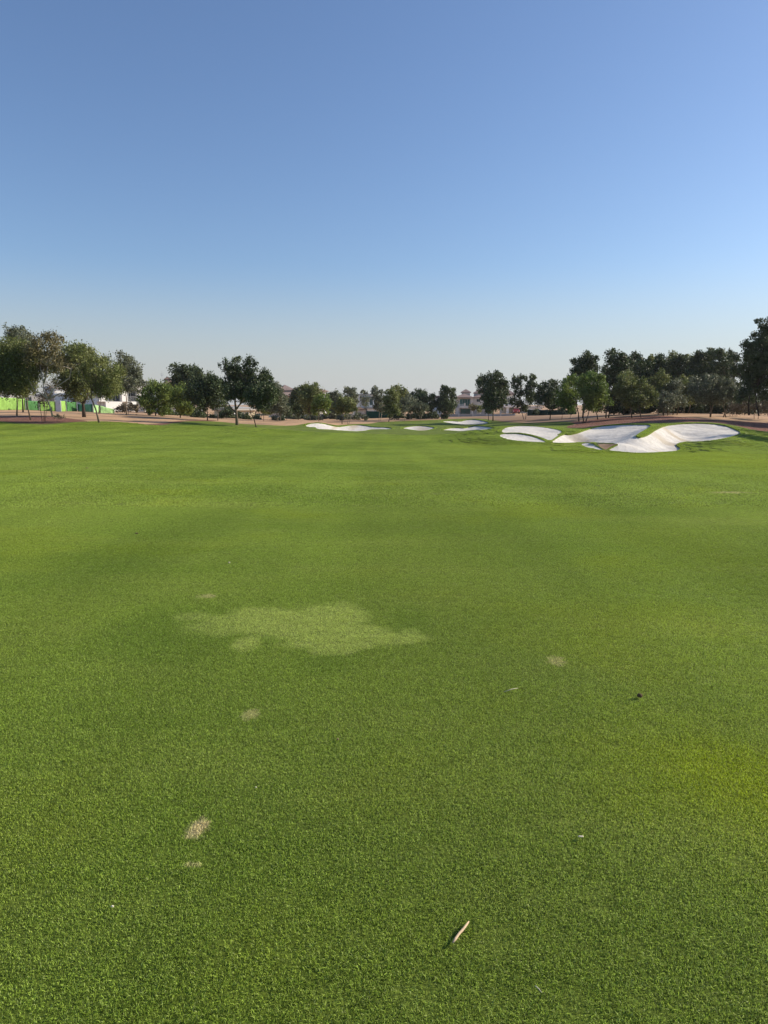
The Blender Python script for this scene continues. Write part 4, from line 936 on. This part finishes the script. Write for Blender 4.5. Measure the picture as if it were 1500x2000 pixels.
# loungers, hedges etc. by the far left houses
for px, D, lab in [(535, 128, 'low grey bush left of the brown roofed villa'), (551, 126, 'dark round bush on the bare ground left of the far left bunker'), (600, 150, 'grey green hedge bush behind the broad green tree'), (700, 165, 'small bush by the arched porch'), (848, 176, 'clipped hedge bush by the grey white villa wing'), (955, 182, 'dark hedge bush right of the pink roofed villa'), (1045, 165, 'dark hedge bush before the dark green fence')]:
    y = {535: 820, 551: 822, 600: 820, 700: 815, 848: 810, 955: 808, 1045: 808}[px]
    T('shrub', lab, px, D, [(px, y), (px, y-2)], [(px-3, y-3, 3.5), (px+3, y-3, 3.5), (px, y-5, 3.5)], 'dark' if 'dark' in lab else 'grey', 'bark_d', 3.2, 0.04, 'shrub', group='garden bushes in the distance')

# ------------------------------------------------------------ small things lying on the turf
def lay(name, label, cat, pts, rad, mat, lift=0.012, k=8, flat=1.0):
    P = [hit(*q) for q in pts]; P = [np.array([a, b, float(terr([a], [b])[0]) + lift]) for a, b in P]
    O = P[0].copy(); mb = MB(); mb.tube([p-O for p in P], rad, k)
    o = mb.build(name, M[mat], None, True); o.location = O; meta(o, label, cat); return o
lay('stick', 'pale broken stick lying on the turf near the bottom edge', 'stick', [(884.5,1851),(890,1843),(896,1834),(903,1826),(910,1817),(915.5,1809)], [.0026,.0045,.0038,.0044,.0036,.0022], 'stick', 0.016)
lay('straw', 'thin pale stalk at the bottom right of the stick', 'straw', [(1045,1937),(1052,1943),(1058,1951)], [.0016,.0014,.0006], 'straw', 0.018, 5)
lay('straw', 'long thin pale stalk lying flat above the middle right', 'straw', [(985,1357),(1000,1352),(1012,1350)], [.002,.002,.0008], 'straw', 0.018, 5)
def pebble(name, label, cat, px, py, r, mat, sq=(1, 1, .8), spikes=0, lift=0.012):
    a, b = hit(px, py); bm = bmesh.new(); bmesh.ops.create_icosphere(bm, subdivisions=3, radius=r)
    s = random.random()*9
    for v in bm.verts:
        c = v.co.normalized(); f = 1 + .22*math.sin(c.x*5+s)*math.sin(c.y*6+s) + .12*math.sin(c.z*9+s*2)
        if spikes: f += .35*max(0, math.sin(c.x*9+s)*math.sin(c.z*8+c.y*7))
        v.co = Vector((v.co.x*sq[0]*f, v.co.y*sq[1]*f, v.co.z*sq[2]*f))
    me = bpy.data.meshes.new(name); bm.to_mesh(me); bm.free(); me.materials.append(M[mat])
    for p in me.polygons: p.use_smooth = True
    o = bpy.data.objects.new(name, me); COL.objects.link(o); o.location = (a, b, float(terr([a], [b])[0]) + lift); meta(o, label, cat); return o
pebble('seed_pod', 'brown seed pod casting a dark shadow on the turf at the right', 'seed pod', 1249, 1366, .011, 'cone', (1.1, .9, 1.0), 1, .022)
pebble('leaf_scrap', 'white leaf scrap on the turf below the brown seed pod', 'leaf', 1134, 1643, .007, 'straw', (1.5, .6, .35), lift=.018)
pebble('leaf_scrap', 'tiny brown scrap below the straw coloured worn spot', 'leaf', 660, 1450, .006, 'cone', (.7, 1.0, .7), lift=.016)
pebble('leaf_scrap', 'tiny pale scrap near the bottom left of the photo', 'leaf', 220, 1779, .005, 'straw', (1, .7, .6), lift=.016)
pebble('leaf_scrap', 'small dark scrap at the left above the pale turf patch', 'leaf', 267, 1044, .014, 'cone', (1.4, .8, .6), lift=.016)
pebble('leaf_scrap', 'white scrap on the turf above the pale patch', 'leaf', 448, 1102, .010, 'straw', (1, .8, .7), lift=.018)
pebble('leaf_scrap', 'small dark brown scrap on the left of the middle fairway', 'leaf', 98, 932, .03, 'cone', (1.3, .7, .5), lift=.016)
pebble('leaf_scrap', 'small dark scrap far down the fairway on the left', 'leaf', 170, 915, .03, 'cone', (1.3, .7, .5), lift=.016)
pebble('leaf_scrap', 'tiny white scrap at the upper right of the bottom stick', 'leaf', 500, 1545, .004, 'straw', (1, .7, .6), lift=.016)
bpy.data.objects[-1] if False else None

# ------------------------------------------------------------ camera, sun and sky
cam = bpy.data.cameras.new('camera'); co = bpy.data.objects.new('camera', cam); COL.objects.link(co)
cam.sensor_fit = 'VERTICAL'; cam.sensor_height = 36; cam.lens = 36*F/2000; cam.clip_start = 0.05; cam.clip_end = 6000
co.location = (0, 0, CAMZ); co.rotation_euler = (math.pi/2 - PIT, 0, 0); scene.camera = co
AZ, EL = SUN_AZ, SUN_EL          # azimuth clockwise from the view direction
sd = Vector((math.sin(R(AZ))*math.cos(R(EL)), math.cos(R(AZ))*math.cos(R(EL)), math.sin(R(EL))))
su = bpy.data.lights.new('sun', 'SUN'); su.energy = SUN_E; su.angle = R(0.5); su.color = (1.0, 0.90, 0.74)
so = bpy.data.objects.new('sun', su); COL.objects.link(so); so.rotation_euler = (-sd).to_track_quat('-Z', 'Y').to_euler(); so.location = (60, 20, 60)
w = bpy.data.worlds.new('World'); scene.world = w; w.use_nodes = True; nt = w.node_tree
bg = nt.nodes['Background']; sk = nt.nodes.new('ShaderNodeTexSky'); sk.sky_type = 'NISHITA'; sk.sun_disc = False
sk.sun_elevation = R(EL); sk.sun_rotation = R(AZ); sk.altitude = 0; sk.air_density = AIR; sk.dust_density = DUST; sk.ozone_density = OZ
tc = nt.nodes.new('ShaderNodeTexCoord'); sep = nt.nodes.new('ShaderNodeSeparateXYZ'); nt.links.new(tc.outputs['Generated'], sep.inputs[0])
mr = nt.nodes.new('ShaderNodeMapRange'); mr.interpolation_type = 'SMOOTHSTEP'; nt.links.new(sep.outputs[2], mr.inputs[0])
for i_, v_ in enumerate((0.0, 0.19, 0.8, 0.0)): mr.inputs[i_+1].default_value = v_
mr2 = nt.nodes.new('ShaderNodeMapRange'); nt.links.new(sep.outputs[0], mr2.inputs[0])
for i_, v_ in enumerate((-0.6, 0.8, 0.0, 1.0)): mr2.inputs[i_+1].default_value = v_
hc = nt.nodes.new('ShaderNodeMix'); hc.data_type = 'RGBA'; nt.links.new(mr2.outputs[0], hc.inputs[0])
hc.inputs[6].default_value = (3.75, 3.72, 3.70, 1); hc.inputs[7].default_value = (4.7, 5.1, 5.4, 1)      # dusty horizon, brighter towards the sun
tint = nt.nodes.new('ShaderNodeMix'); tint.data_type = 'RGBA'; tint.blend_type = 'MULTIPLY'; tint.inputs[0].default_value = 1.0; tint.inputs[7].default_value = (0.92, 0.95, 1.055, 1)
nt.links.new(sk.outputs[0], tint.inputs[6])
mx = nt.nodes.new('ShaderNodeMix'); mx.data_type = 'RGBA'; nt.links.new(mr.outputs[0], mx.inputs[0]); nt.links.new(tint.outputs[2], mx.inputs[6]); nt.links.new(hc.outputs[2], mx.inputs[7])
nt.links.new(mx.outputs[2], bg.inputs[0]); bg.inputs[1].default_value = SKY
scene.view_settings.view_transform = 'Standard'; scene.view_settings.look = 'None'; scene.view_settings.gamma = 1; scene.view_settings.exposure = EXPO
scene.render.engine = 'CYCLES'
scene.cycles.max_bounces = 6; scene.cycles.transparent_max_bounces = 6

# ------------------------------------------------------------ the dusty air
hz = MB().box(-3100, 3100, -600, 4100, -4.5, 26).build('haze', None)
hm = bpy.data.materials.new('dusty air'); hm.use_nodes = True; hm.node_tree.nodes.clear()
ho = hm.node_tree.nodes.new('ShaderNodeOutputMaterial'); hv = hm.node_tree.nodes.new('ShaderNodeVolumePrincipled')
hv.inputs['Color'].default_value = (0.93, 0.93, 0.95, 1); hv.inputs['Density'].default_value = HAZE; hv.inputs['Anisotropy'].default_value = 0.3
hm.node_tree.links.new(hv.outputs[0], ho.inputs['Volume'])
hz.data.materials.clear(); hz.data.materials.append(hm); meta(hz, 'thin dusty haze over the whole course', None, None, 'stuff')
